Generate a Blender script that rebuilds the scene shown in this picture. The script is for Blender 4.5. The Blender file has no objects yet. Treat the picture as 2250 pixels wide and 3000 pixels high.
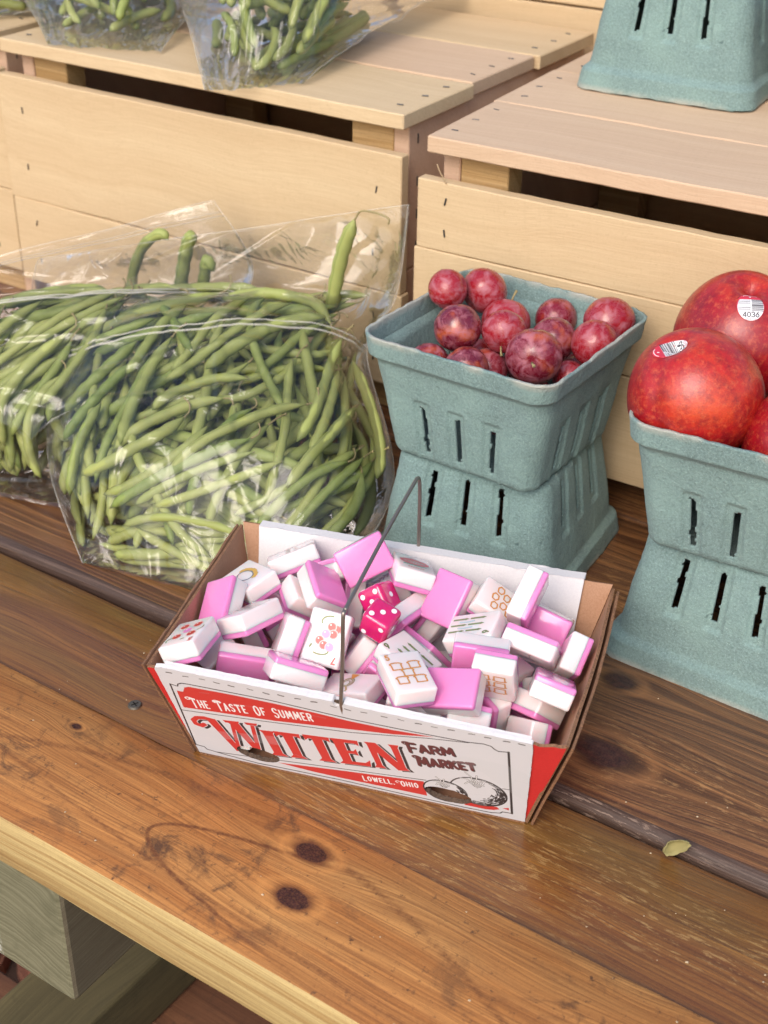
import bpy, bmesh, math, random
import numpy as np
from mathutils import Vector, Matrix, Quaternion, noise

random.seed(7)
rng = np.random.RandomState(7)
SC = bpy.context.scene
COL = SC.collection
R = math.radians

# ------------------------------------------------------------------ camera
cam_data = bpy.data.cameras.new('camera')
cam = bpy.data.objects.new('camera', cam_data)
COL.objects.link(cam)
SC.camera = cam
cam_data.sensor_fit = 'VERTICAL'
cam_data.sensor_height = 24.0
cam_data.sensor_width = 18.0
cam_data.lens = 4159.0 / 3000.0 * 24.0
cam_data.clip_start = 0.02
cam_data.clip_end = 200.0
pit, rol = R(31.5), R(-0.66)
fwd = Vector((0, math.cos(pit), -math.sin(pit)))
dwn = Vector((0, -math.sin(pit), -math.cos(pit)))
rgt = Vector((1, 0, 0))
cx_ = rgt * math.cos(rol) + dwn * math.sin(rol)
cy_ = -(dwn * math.cos(rol) - rgt * math.sin(rol))
M = Matrix((cx_, cy_, -fwd)).transposed().to_4x4()
M.translation = Vector((0, 0, 0.53))
cam.matrix_world = M
cam_data.dof.use_dof = True
cam_data.dof.focus_distance = 0.78
cam_data.dof.aperture_fstop = 9.0

# ------------------------------------------------------------------ world, sun, exposure
world = bpy.data.worlds.new("World")
SC.world = world
world.use_nodes = True
wn = world.node_tree
bg = wn.nodes['Background']
sky = wn.nodes.new('ShaderNodeTexSky')
sky.sky_type = 'NISHITA'
sky.sun_disc = False
SUN_EL, SUN_AZ = R(42), R(205)      # azimuth measured from +Y towards +X: the light stands behind the camera, to its left
sky.sun_elevation = SUN_EL
sky.sun_rotation = SUN_AZ
sky.air_density = 1.0
sky.dust_density = 3.0
sky.ozone_density = 1.0
wn.links.new(sky.outputs[0], bg.inputs[0])
bg.inputs[1].default_value = 0.15
sun_d = bpy.data.lights.new('sun', 'SUN')
sun = bpy.data.objects.new('sun', sun_d)
COL.objects.link(sun)
sun_d.energy = 1.05
sun_d.angle = R(38)
sun_d.color = (1.0, 0.955, 0.90)
sdir = Vector((math.sin(SUN_AZ) * math.cos(SUN_EL), math.cos(SUN_AZ) * math.cos(SUN_EL), math.sin(SUN_EL)))
sun.rotation_euler = (-sdir).to_track_quat('-Z', 'Y').to_euler()
SC.view_settings.view_transform = 'Standard'
SC.view_settings.look = 'None'
SC.view_settings.gamma = 1.0
SC.view_settings.use_curve_mapping = False
SC.view_settings.exposure = 0.58
SC.render.engine = 'CYCLES'
SC.cycles.use_denoising = True
SC.cycles.max_bounces = 12
SC.cycles.transparent_max_bounces = 24
SC.cycles.transmission_bounces = 8
SC.cycles.caustics_reflective = False
SC.cycles.caustics_refractive = False
SC.cycles.sample_clamp_indirect = 6.0

# ------------------------------------------------------------------ helpers: objects
def obj(name, me, mats=None, parent=None, loc=None, rot=None, smooth=False):
    o = bpy.data.objects.new(name, me)
    COL.objects.link(o)
    if mats is not None and me is not None and len(me.materials) == 0:
        for m in (mats if isinstance(mats, (list, tuple)) else [mats]):
            me.materials.append(m)
    if parent is not None:
        o.parent = parent
    if loc is not None:
        o.location = loc
    if rot is not None:
        if isinstance(rot, Quaternion):
            o.rotation_mode = 'QUATERNION'
            o.rotation_quaternion = rot
        else:
            o.rotation_euler = rot
    if smooth and me is not None:
        for p in me.polygons:
            p.use_smooth = True
    return o

def tag(o, label=None, cat=None, group=None, kind=None):
    if label: o['label'] = label
    if cat: o['category'] = cat
    if group: o['group'] = group
    if kind: o['kind'] = kind
    return o

def thing(name, label, cat, loc=(0, 0, 0), rot=None, group=None):
    return tag(obj(name, None, loc=loc, rot=rot), label, cat, group)

def bm_mesh(bm, name='mesh', smooth=False):
    me = bpy.data.meshes.new(name)
    bm.normal_update()
    bm.to_mesh(me)
    bm.free()
    if smooth:
        for p in me.polygons:
            p.use_smooth = True
    return me

def box_mesh(x0, x1, y0, y1, z0, z1, bev=0.0, seg=1, wob=0.0, cuts=0, seed=0):
    bm = bmesh.new()
    bmesh.ops.create_cube(bm, size=1.0)
    for v in bm.verts:
        v.co = Vector((x0 + (v.co.x + .5) * (x1 - x0), y0 + (v.co.y + .5) * (y1 - y0), z0 + (v.co.z + .5) * (z1 - z0)))
    if cuts:
        long_e = [e for e in bm.edges if e.calc_length() > 0.6 * (x1 - x0)]
        bmesh.ops.subdivide_edges(bm, edges=long_e, cuts=cuts)
    if bev:
        es = [e for e in bm.edges if len(e.link_faces) == 2 and e.calc_face_angle(0) > 0.5]
        bmesh.ops.bevel(bm, geom=es, offset=bev, segments=seg, profile=0.5, affect='EDGES')
    if wob:
        for v in bm.verts:
            n = noise.noise_vector(v.co * 9 + Vector((seed * 7.1, 0, 0)))
            n2 = noise.noise_vector(v.co * 55 + Vector((seed * 3.1, 5, 0)))
            v.co += Vector((0, n.y, n.z)) * wob + Vector((0, n2.y, n2.z)) * wob * 0.5
    return bm_mesh(bm)

def tube_mesh(pts, rad, sides=10, cap=True, flat=1.0):
    """tube along pts; rad is a number or one number per point"""
    pts = [Vector(p) for p in pts]
    n = len(pts)
    rad = [rad] * n if isinstance(rad, (int, float)) else rad
    vs, fs = [], []
    up = None
    for i, p in enumerate(pts):
        t = (pts[min(i + 1, n - 1)] - pts[max(i - 1, 0)]).normalized()
        if up is None:
            up = t.orthogonal().normalized()
        up = (up - t * up.dot(t)).normalized()
        sd = t.cross(up)
        for k in range(sides):
            a = 2 * math.pi * k / sides
            vs.append(p + (up * math.cos(a) * flat + sd * math.sin(a)) * rad[i])
    for i in range(n - 1):
        for k in range(sides):
            a, b = i * sides + k, i * sides + (k + 1) % sides
            fs.append((a, b, b + sides, a + sides))
    if cap:
        fs.append(tuple(reversed(range(sides))))
        fs.append(tuple(range((n - 1) * sides, n * sides)))
    me = bpy.data.meshes.new('tube')
    me.from_pydata([tuple(v) for v in vs], [], fs)
    for p in me.polygons:
        p.use_smooth = True
    return me

def smooth_path(pts, k=6):
    """Catmull-Rom through pts"""
    P = [Vector(p) for p in pts]
    P = [P[0] * 2 - P[1]] + P + [P[-1] * 2 - P[-2]]
    out = []
    for i in range(1, len(P) - 2):
        for j in range(k):
            t = j / k
            a, b, c, d = P[i - 1], P[i], P[i + 1], P[i + 2]
            out.append(0.5 * ((2 * b) + (c - a) * t + (2 * a - 5 * b + 4 * c - d) * t * t + (3 * b - a - 3 * c + d) * t ** 3))
    out.append(P[-2])
    return out

# ------------------------------------------------------------------ helpers: node materials
class NT:
    def __init__(self, name):
        self.m = bpy.data.materials.new(name)
        self.m.use_nodes = True
        self.t = self.m.node_tree
        self.b = self.t.nodes['Principled BSDF']
        self.out = self.t.nodes['Material Output']
    def n(self, kind, **kw):
        x = self.t.nodes.new('ShaderNode' + kind)
        for k, v in kw.items():
            setattr(x, k, v)
        return x
    def put(self, sock, v):
        if isinstance(v, bpy.types.NodeSocket):
            self.t.links.new(v, sock)
        elif isinstance(v, (tuple, list)) and len(v) == 3 and sock.type == 'RGBA':
            sock.default_value = (*v, 1)
        else:
            sock.default_value = v
    def m_(self, op, a, b=0.0, c=0.0, clamp=False):
        x = self.n('Math', operation=op)
        x.use_clamp = clamp
        self.put(x.inputs[0], a); self.put(x.inputs[1], b)
        if op in ('MULTIPLY_ADD', 'SMOOTH_MIN', 'SMOOTH_MAX', 'COMPARE'):
            self.put(x.inputs[2], c)
        return x.outputs[0]
    def rng(self, v, a, b, c=0.0, d=1.0, smooth=False):
        x = self.n('MapRange')
        x.interpolation_type = 'SMOOTHSTEP' if smooth else 'LINEAR'
        x.clamp = True
        for s, q in zip(x.inputs[:5], (v, a, b, c, d)):
            self.put(s, q)
        return x.outputs[0]
    def mix(self, f, a, b, mode='MIX'):
        x = self.n('Mix', data_type='RGBA', blend_type=mode)
        self.put(x.inputs[0], f); self.put(x.inputs[6], a); self.put(x.inputs[7], b)
        return x.outputs[2]
    def xyz(self, x=0.0, y=0.0, z=0.0):
        c = self.n('CombineXYZ')
        self.put(c.inputs[0], x); self.put(c.inputs[1], y); self.put(c.inputs[2], z)
        return c.outputs[0]
    def sep(self, v):
        s = self.n('SeparateXYZ'); self.put(s.inputs[0], v)
        return s.outputs[0], s.outputs[1], s.outputs[2]
    def noise(self, vec, scale=5.0, detail=3.0, rough=0.55, dist=0.0):
        x = self.n('TexNoise')
        self.put(x.inputs['Vector'], vec); x.inputs['Scale'].default_value = scale
        x.inputs['Detail'].default_value = detail; x.inputs['Roughness'].default_value = rough
        x.inputs['Distortion'].default_value = dist
        return x.outputs[0]
    def voro(self, vec, scale, feature='F1'):
        x = self.n('TexVoronoi', feature=feature)
        self.put(x.inputs['Vector'], vec); x.inputs['Scale'].default_value = scale
        return x.outputs['Distance']
    def coord(self, which='Object'):
        return self.n('TexCoord').outputs[which]
    def bump(self, h, strength=0.3, dist=0.001, normal=None):
        x = self.n('Bump')
        x.inputs['Strength'].default_value = strength
        x.inputs['Distance'].default_value = dist
        self.put(x.inputs['Height'], h)
        if normal is not None: self.put(x.inputs['Normal'], normal)
        return x.outputs[0]
    def rand(self):
        return self.n('ObjectInfo').outputs['Random']
    def set(self, **kw):
        names = dict(color='Base Color', rough='Roughness', normal='Normal', coat='Coat Weight', coat_rough='Coat Roughness',
                     sss='Subsurface Weight', sss_scale='Subsurface Scale', sss_r='Subsurface Radius', trans='Transmission Weight',
                     ior='IOR', metal='Metallic', spec='Specular IOR Level', alpha='Alpha', sheen='Sheen Weight', sheen_rough='Sheen Roughness',
                     sheen_tint='Sheen Tint', coat_normal='Coat Normal')
        for k, v in kw.items():
            s = self.b.inputs[names[k]]
            if k == 'sss_r':
                s.default_value = v
            else:
                self.put(s, v)
        return self

def plain(name, color, rough=0.5, **kw):
    return NT(name).set(color=color, rough=rough, **kw).m

def wood(name, light, dark, stain, scale=1.0, spec=.4, knots=(), rough=0.5, coat=0.0, blotch=0.0, blotch_col=(.1, .05, .02), wear=0.0,
         wear_col=(.5, .33, .15), vees=(), arcs=(), saw=0.0, contrast=1.0, fine=1.0, waves=0.004, vary=0.12, dens=95.0, bump=0.35, tone2=None):
    """grain along local x, across local y; knots are (x, y, half length, half width, core size)"""
    t = NT(name)
    x, y, z = t.sep(t.coord())
    r = t.rand()
    off = t.m_('MULTIPLY', r, 13.7)
    yz = t.m_('ADD', y, t.m_('MULTIPLY', z, 0.8))
    # slow wander of the grain
    w1 = t.noise(t.xyz(t.m_('ADD', x, off), t.m_('MULTIPLY', y, 3.0), off), 4.0, 2.0)
    F = t.m_('ADD', yz, t.m_('MULTIPLY', t.m_('SUBTRACT', w1, 0.5), waves * 8))
    core = None
    for (kx, ky, a, b, cs) in knots:
        wob = t.m_('MULTIPLY', t.m_('SUBTRACT', t.noise(t.coord(), 90.0, 2.0), 0.5), 0.5)
        dx = t.m_('DIVIDE', t.m_('SUBTRACT', x, kx), a)
        dy0 = t.m_('SUBTRACT', y, ky)
        dy = t.m_('DIVIDE', dy0, b)
        d2 = t.m_('ADD', t.m_('MULTIPLY', dx, dx), t.m_('MULTIPLY', dy, dy))
        e = t.m_('POWER', 2.718, t.m_('MULTIPLY', d2, -1.0))
        F = t.m_('SUBTRACT', F, t.m_('MULTIPLY', t.m_('MULTIPLY', dy0, e), 0.85))
        cd = t.m_('ADD', t.m_('SQRT', t.m_('ADD', t.m_('POWER', t.m_('DIVIDE', t.m_('SUBTRACT', x, kx), cs), 2.0), t.m_('POWER', t.m_('DIVIDE', dy0, cs * .62), 2.0))), wob)
        core = cd if core is None else t.m_('MINIMUM', core, cd)
    bands = t.noise(t.xyz(t.m_('ADD', t.m_('MULTIPLY', x, 1.1), off), t.m_('MULTIPLY', F, dens * scale), off), 1.0, 3.0, 0.6)
    bands = t.rng(bands, 0.5 - 0.17 / contrast, 0.5 + 0.17 / contrast)
    fib = t.noise(t.xyz(t.m_('MULTIPLY', x, 14.0), t.m_('MULTIPLY', F, 900 * scale), t.m_('MULTIPLY', z, 500.0)), 1.0, 2.0, 0.7)
    c = t.mix(bands, dark, light)
    if tone2 is not None:
        big = t.noise(t.xyz(t.m_('MULTIPLY', x, 5.0), t.m_('MULTIPLY', F, 28.0), off), 1.0, 2.0)
        c = t.mix(t.rng(big, .48, .72, 0, .8), c, tone2)
    ff = t.rng(fib, .35, .7)
    c = t.mix(t.m_('MULTIPLY', t.m_('SUBTRACT', 1.0, ff), 0.52 * fine), c, stain)
    c = t.mix(t.m_('MULTIPLY', r, vary), c, stain)
    if blotch:
        n1 = t.noise(t.coord(), 38.0, 5.0, 0.72, 0.6)
        n2 = t.noise(t.xyz(t.m_('MULTIPLY', x, 6.0), t.m_('MULTIPLY', y, 12.0), 3.0), 1.0, 2.0)
        f = t.m_('MULTIPLY', t.rng(n1, .52, .64), t.rng(n2, .42, .62, .15, 1.0))
        c = t.mix(t.m_('MULTIPLY', f, blotch), c, blotch_col)
        n3 = t.noise(t.coord(), 150.0, 4.0, 0.75)
        c = t.mix(t.m_('MULTIPLY', t.rng(n3, .60, .70), blotch), c, blotch_col)
    if wear:
        n1 = t.noise(t.xyz(t.m_('MULTIPLY', x, 60.0), t.m_('MULTIPLY', F, 430.0), 0.0), 1.0, 6.0, 0.78)
        n2 = t.noise(t.xyz(t.m_('MULTIPLY', x, 3.0), t.m_('MULTIPLY', y, 14.0), 9.0), 1.0, 2.0)
        f = t.m_('MULTIPLY', t.rng(n1, .55, .585), t.rng(n2, .46, .60))
        c = t.mix(t.m_('MULTIPLY', f, wear), c, wear_col)
    wobl = t.m_('MULTIPLY', t.m_('SUBTRACT', t.noise(t.coord(), 30.0, 3.0, .6), 0.5), .007)
    soft = t.noise(t.coord(), 260.0, 3.0, .7)
    for (vx, vy, a, w) in vees:
        dy = t.m_('ADD', t.m_('SUBTRACT', y, vy), t.m_('MULTIPLY', wobl, .35))
        f = t.m_('SUBTRACT', t.m_('SUBTRACT', t.m_('ADD', x, wobl), vx), t.m_('POWER', t.m_('DIVIDE', t.m_('ABSOLUTE', dy), a), 2.0))
        g = t.m_('SQRT', t.m_('ADD', 1.0, t.m_('POWER', t.m_('MULTIPLY', dy, 2.0 / (a * a)), 2.0)))
        dd = t.m_('DIVIDE', t.m_('ABSOLUTE', f), g)
        k = t.m_('MULTIPLY', t.rng(dd, w * .3, w, 1.0, 0.0), t.rng(x, vx + .07, vx + .13, 1.0, 0.0))
        c = t.mix(t.m_('MULTIPLY', k, t.rng(soft, .3, .6, .45, .95)), c, stain)
    for (ax, ay, k_, w) in arcs:
        dx = t.m_('SUBTRACT', x, ax)
        dd = t.m_('ABSOLUTE', t.m_('ADD', t.m_('SUBTRACT', t.m_('SUBTRACT', y, ay), t.m_('MULTIPLY', t.m_('MULTIPLY', dx, dx), k_)), t.m_('MULTIPLY', wobl, .25)))
        c = t.mix(t.m_('MULTIPLY', t.rng(dd, w * .3, w, .60, 0.0), t.rng(soft, .35, .6, .35, 1.0)), c, stain)
    if core is not None:
        halo = t.rng(t.m_('ABSOLUTE', t.m_('SUBTRACT', core, 1.75)), 0.0, .45, .45, 0.0)
        c = t.mix(halo, c, light)
        c = t.mix(t.rng(core, .95, 1.4, .8, 0.0, True), c, stain)
        kn = t.mix(t.rng(soft, .4, .7), (.030, .010, .010), (.085, .030, .022))
        c = t.mix(t.rng(core, .82, 1.0, 1.0, 0.0, True), c, kn)
    fuzz = t.noise(t.coord(), 900.0, 2.0, .7)
    c = t.mix(t.m_('MULTIPLY', t.rng(fuzz, .45, .75), .14), c, light)
    c = t.mix(t.m_('MULTIPLY', t.rng(t.noise(t.coord(), 520.0, 3.0, .7), .56, .72), .28), c, stain)
    h = t.m_('ADD', t.m_('MULTIPLY', fib, 0.6), t.m_('MULTIPLY', bands, 0.5))
    if saw:
        sw = t.noise(t.xyz(t.m_('ADD', t.m_('MULTIPLY', x, 330.0), t.m_('MULTIPLY', yz, 60.0)), t.m_('MULTIPLY', yz, 14.0), 0.0), 1.0, 2.0, .6)
        h = t.m_('ADD', h, t.m_('MULTIPLY', sw, saw))
        c = t.mix(t.m_('MULTIPLY', t.rng(sw, .5, .72), .06), c, stain)
        st = t.noise(t.coord(), 7.0, 3.0, .6)
        c = t.mix(t.rng(st, .52, .70, 0, .30), c, dark)
    nb = t.bump(h, bump, 0.0008)
    rr = t.rng(fib, .3, .7, min(1, rough + .1), rough - .05)
    t.set(color=c, rough=rr, normal=nb, coat=coat, coat_rough=0.22, spec=spec)
    return t.m
# ------------------------------------------------------------------ raster for flat print
class Canvas:
    """RGBA picture in millimetres, origin bottom left"""
    def __init__(self, w, h, s, bg=(1, 1, 1, 0)):
        self.w, self.h, self.s = w, h, s
        self.bold = 1.0
        self.W, self.H = int(w * s), int(h * s)
        self.a = np.zeros((self.H, self.W, 4), np.float32)
        self.a[:] = bg
    def _blend(self, x0, y0, cov, col):
        h, w = cov.shape
        al = cov * (col[3] if len(col) > 3 else 1.0)
        d = self.a[y0:y0 + h, x0:x0 + w]
        oa = d[..., 3]
        na = al + oa * (1 - al)
        for i in range(3):
            d[..., i] = np.where(na > 1e-6, (col[i] * al + d[..., i] * oa * (1 - al)) / np.maximum(na, 1e-6), d[..., i])
        d[..., 3] = na
    def _box(self, P, m):
        x0 = max(0, int((P[:, 0].min() - m) * self.s)); x1 = min(self.W, int((P[:, 0].max() + m) * self.s) + 2)
        y0 = max(0, int((P[:, 1].min() - m) * self.s)); y1 = min(self.H, int((P[:, 1].max() + m) * self.s) + 2)
        return x0, x1, y0, y1
    def poly(self, pts, col):
        P = np.array(pts, float)
        x0, x1, y0, y1 = self._box(P, 0.2)
        if x1 <= x0 or y1 <= y0: return
        K = 3
        X = (np.arange((x1 - x0) * K) + .5) / K + x0
        Y = (np.arange((y1 - y0) * K) + .5) / K + y0
        X, Y = np.meshgrid(X / self.s, Y / self.s)
        ins = np.zeros(X.shape, bool)
        n = len(P)
        for i in range(n):
            (ax, ay), (bx, by) = P[i], P[(i + 1) % n]
            if ay == by: continue
            c = ((ay > Y) != (by > Y)) & (X < (bx - ax) * (Y - ay) / (by - ay) + ax)
            ins ^= c
        cov = ins.reshape(y1 - y0, K, x1 - x0, K).mean((1, 3))
        self._blend(x0, y0, cov, col)
    def stroke(self, pts, wd, col):
        P = np.array(pts, float)
        x0, x1, y0, y1 = self._box(P, wd)
        if x1 <= x0 or y1 <= y0: return
        X, Y = np.meshgrid((np.arange(x0, x1) + .5) / self.s, (np.arange(y0, y1) + .5) / self.s)
        D = np.full(X.shape, 1e9)
        for i in range(len(P) - 1):
            a, b = P[i], P[i + 1]
            ab = b - a
            L = ab @ ab + 1e-12
            t = np.clip(((X - a[0]) * ab[0] + (Y - a[1]) * ab[1]) / L, 0, 1)
            D = np.minimum(D, np.hypot(X - a[0] - t * ab[0], Y - a[1] - t * ab[1]))
        cov = np.clip((wd * self.bold / 2 - D) * self.s + .5, 0, 1)
        self._blend(x0, y0, cov, col)
    def disc(self, cx, cy, rx, ry, col, ang=0.0, line=None, a0=0, a1=360):
        A = np.radians(np.linspace(a0, a1, 40))
        c, s = math.cos(R(ang)), math.sin(R(ang))
        pts = [(cx + rx * math.cos(q) * c - ry * math.sin(q) * s, cy + rx * math.cos(q) * s + ry * math.sin(q) * c) for q in A]
        if line: self.stroke(pts, line, col)
        else: self.poly(pts, col)
    def image(self, name):
        im = bpy.data.images.new(name, self.W, self.H, alpha=True)
        im.pixels.foreach_set(self.a.astype(np.float32).ravel())
        im.update()
        im.pack()
        return im

def arc(cx, cy, rx, ry, a0, a1, n=14):
    return [(cx + rx * math.cos(R(a0 + (a1 - a0) * i / n)), cy + ry * math.sin(R(a0 + (a1 - a0) * i / n))) for i in range(n + 1)]

# letters as strokes: (width, strokes) in a box one unit high
LET = {
 'T': (.62, [[(0, 1), (1, 1)], [(.5, 1), (.5, 0)], [(0, 1), (0, .9)], [(1, 1), (1, .9)]]),
 'H': (.55, [[(0, 0), (0, 1)], [(1, 0), (1, 1)], [(0, .45), (1, .45)]]),
 'E': (.46, [[(1, 1), (0, 1), (0, 0), (1, 0)], [(0, .5), (.75, .5)]]),
 'A': (.60, [[(0, 0), (.5, 1), (1, 0)], [(.2, .3), (.8, .3)]]),
 'S': (.48, [arc(.5, .75, .5, .25, 20, 270, 10) + arc(.5, .25, .5, .25, 90, -160, 10)]),
 'O': (.55, [arc(.5, .5, .5, .5, 0, 360, 20)]),
 'F': (.44, [[(1, 1), (0, 1), (0, 0)], [(0, .5), (.8, .5)]]),
 'U': (.55, [[(0, 1)] + arc(.5, .35, .5, .35, 180, 360, 10) + [(1, 1)]]),
 'M': (.78, [[(0, 0), (.1, 1), (.5, .25), (.9, 1), (1, 0)]]),
 'R': (.55, [[(0, 0), (0, 1), (.6, 1)] + arc(.6, .75, .4, .25, 90, -90, 8) + [(0, .5)], [(.5, .5), (1, 0)]]),
 'K': (.58, [[(0, 0), (0, 1)], [(1, 1), (0, .42)], [(.35, .6), (1, 0)]]),
 'L': (.44, [[(0, 1), (0, 0), (1, 0)]]),
 'W': (.85, [[(0, 1), (.25, 0), (.5, .9), (.75, 0), (1, 1)]]),
 'I': (.12, [[(.5, 0), (.5, 1)]]),
 '.': (.12, [[(.5, 0), (.5, .06)]]),
 'C': (.5, [arc(.5, .5, .5, .5, 50, 310, 16)]),
 '/': (.4, [[(0, 0), (1, 1)]]),
 '0': (.5, [arc(.5, .5, .5, .5, 0, 360, 20)]),
 '3': (.5, [arc(.45, .75, .5, .25, 150, -90, 10) + arc(.45, .25, .55, .25, 90, -150, 10)]),
 '4': (.55, [[(.8, 0), (.8, 1), (0, .3), (1, .3)]]),
 '5': (.5, [[(.9, 1), (.15, 1), (.1, .55)] + arc(.45, .32, .5, .32, 110, -150, 12)]),
 '6': (.5, [[(.75, 1)] + arc(.5, .32, .5, .34, 160, 180, 3) + arc(.5, .32, .5, .32, 180, 540, 16)]),
 '7': (.5, [[(0, .95), (1, 1), (.35, 0)]]),
 '9': (.5, [[(.3, 0), (.95, .55)] + arc(.5, .68, .5, .32, 0, 360, 16)]),
 ' ': (.3, []),
}

def write(cv, txt, x, y, h, ang, wd, col, big_first=1.25, track=.22, width=None, fx=1.0):
    """small-cap lettering: the first letter of every word is taller"""
    c, s = math.cos(R(ang)), math.sin(R(ang))
    def adv(k):
        tot = 0; start = True
        for ch in txt:
            f = big_first if (start and ch != ' ') else 1
            tot += LET[ch][0] * h * f * k + track * h * (1.6 if ch == ' ' else 1)
            start = ch == ' '
        return tot - track * h
    if width: 
        base = adv(1.0); trk = len(txt) * track * h
        fx = (width - trk) / max(base - trk, 1e-6)
    u = 0; start = True
    for ch in txt:
        f = big_first if (start and ch != ' ') else 1
        W_, st = LET[ch]
        for q in st:
            pts = [(u + p[0] * W_ * h * f * fx, p[1] * h * f - (h * .12 if f > 1 and big_first > 1 else 0)) for p in q]
            cv.stroke([(x + a * c - b * s, y + a * s + b * c) for a, b in pts], wd, col)
        u += W_ * h * f * fx + track * h * (1.6 if ch == ' ' else 1)
        start = ch == ' '

def rot_pts(pts, x, y, ang, sc):
    c, s = math.cos(R(ang)), math.sin(R(ang))
    return [(x + (a * c - b * s) * sc, y + (a * s + b * c) * sc) for a, b in pts]

def stem(xc, w=.11, y0=0.0, y1=1.0):
    return [(xc - w * 1.75, y1), (xc + w * 1.75, y1), (xc + w * 1.15, y1 - .10), (xc + w, y0 + .12), (xc + w * 1.9, y0), (xc - w * 1.9, y0), (xc - w, y0 + .12), (xc - w * 1.15, y1 - .10)]

def big_letters(cv, x, y, ang, H, col, dx=0.0, dy=0.0):
    """WITTEN in heavy slab letters; x,y is the foot of the I"""
    L = []
    def tee(xc):
        L.append(stem(xc)); L.append([(xc - .31, 1.02), (xc + .31, 1.0), (xc + .29, .80), (xc + .21, .88), (xc - .21, .88), (xc - .29, .80)])
    L.append(stem(0.0))
    tee(.47); tee(1.16)
    e = 1.66
    L += [stem(e), [(e - .1, 1), (e + .47, 1.0), (e + .45, .78), (e + .36, .87), (e - .1, .87)], [(e, .57), (e + .26, .57), (e + .34, .66), (e + .34, .38), (e + .26, .45), (e, .45)],
          [(e - .1, 0), (e + .52, 0), (e + .56, .26), (e + .42, .13), (e - .1, .13)]]
    n = 2.40
    L += [stem(n, .07), stem(n + .54, .07), [(n - .12, 1.0), (n + .14, 1.0), (n + .62, 0.0), (n + .40, -.02)]]
    # W with its curled arm
    L += [[(-1.40, 1.22), (-1.16, 1.24), (-.94, .02), (-1.08, -.02)], [(-1.06, -.02), (-.95, .02), (-.75, 1.10), (-.84, 1.10)],
          [(-.95, 1.22), (-.62, 1.22), (-.42, .08), (-.56, .03), (-.84, 1.12)], [(-.55, .03), (-.43, .07), (-.24, 1.14), (-.34, 1.14)],
          [(-.98, 1.24), (-.58, 1.24), (-.62, 1.15), (-.94, 1.15)], [(-.46, 1.24), (-.14, 1.24), (-.18, 1.15), (-.42, 1.15)]]
    for p in L:
        cv.poly([(a + dx, b + dy) for a, b in rot_pts(p, x, y, ang, H)], col)
    sw = [(a + dx, b + dy) for a, b in rot_pts([(-1.22, 1.18), (-1.42, 1.24), (-1.62, 1.22), (-1.75, 1.10), (-1.74, .96), (-1.62, .90), (-1.53, .97)], x, y, ang, H)]
    cv.stroke(sw, H * .13, col)

def tomato(cv, cx, cy, rx, ry, ink, paper):
    cv.disc(cx, cy, rx, ry, paper)
    cv.disc(cx, cy, rx, ry, ink, line=.85)
    rr = random.Random(int(cx * 10))
    for k in range(520):
        a = rr.uniform(-165, 100); q = rr.uniform(.45, .98)
        shade = max(0.0, math.cos(R(a + 35)))
        if q < .90 - .55 * shade * rr.random(): continue
        L = rr.uniform(6, 18)
        cv.stroke(arc(cx, cy, rx * q, ry * q, a, a + L, 4), .36 + .26 * shade, ink)
    for k in range(9):
        a = 60 + k * 10
        cv.stroke([(cx + math.cos(R(a)) * rx * .15, cy + ry * .35), (cx + math.cos(R(a)) * rx * .5, cy + ry * (.45 + .35 * math.sin(R(a))))], .2, ink)

def leafstem(cv, x, y, ink, sc):
    for a, L in ((15, 1), (60, 1.2), (100, 1.5), (150, 1.1), (200, .8), (-30, .9), (-80, .8)):
        pts = [(x, y), (x + math.cos(R(a)) * L * sc * .5, y + math.sin(R(a)) * L * sc * .5 + .5), (x + math.cos(R(a + 14)) * L * sc, y + math.sin(R(a + 14)) * L * sc)]
        cv.stroke(pts, .9, ink)
        cv.stroke(pts, .4, (.93, .93, .93, 1))

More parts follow.
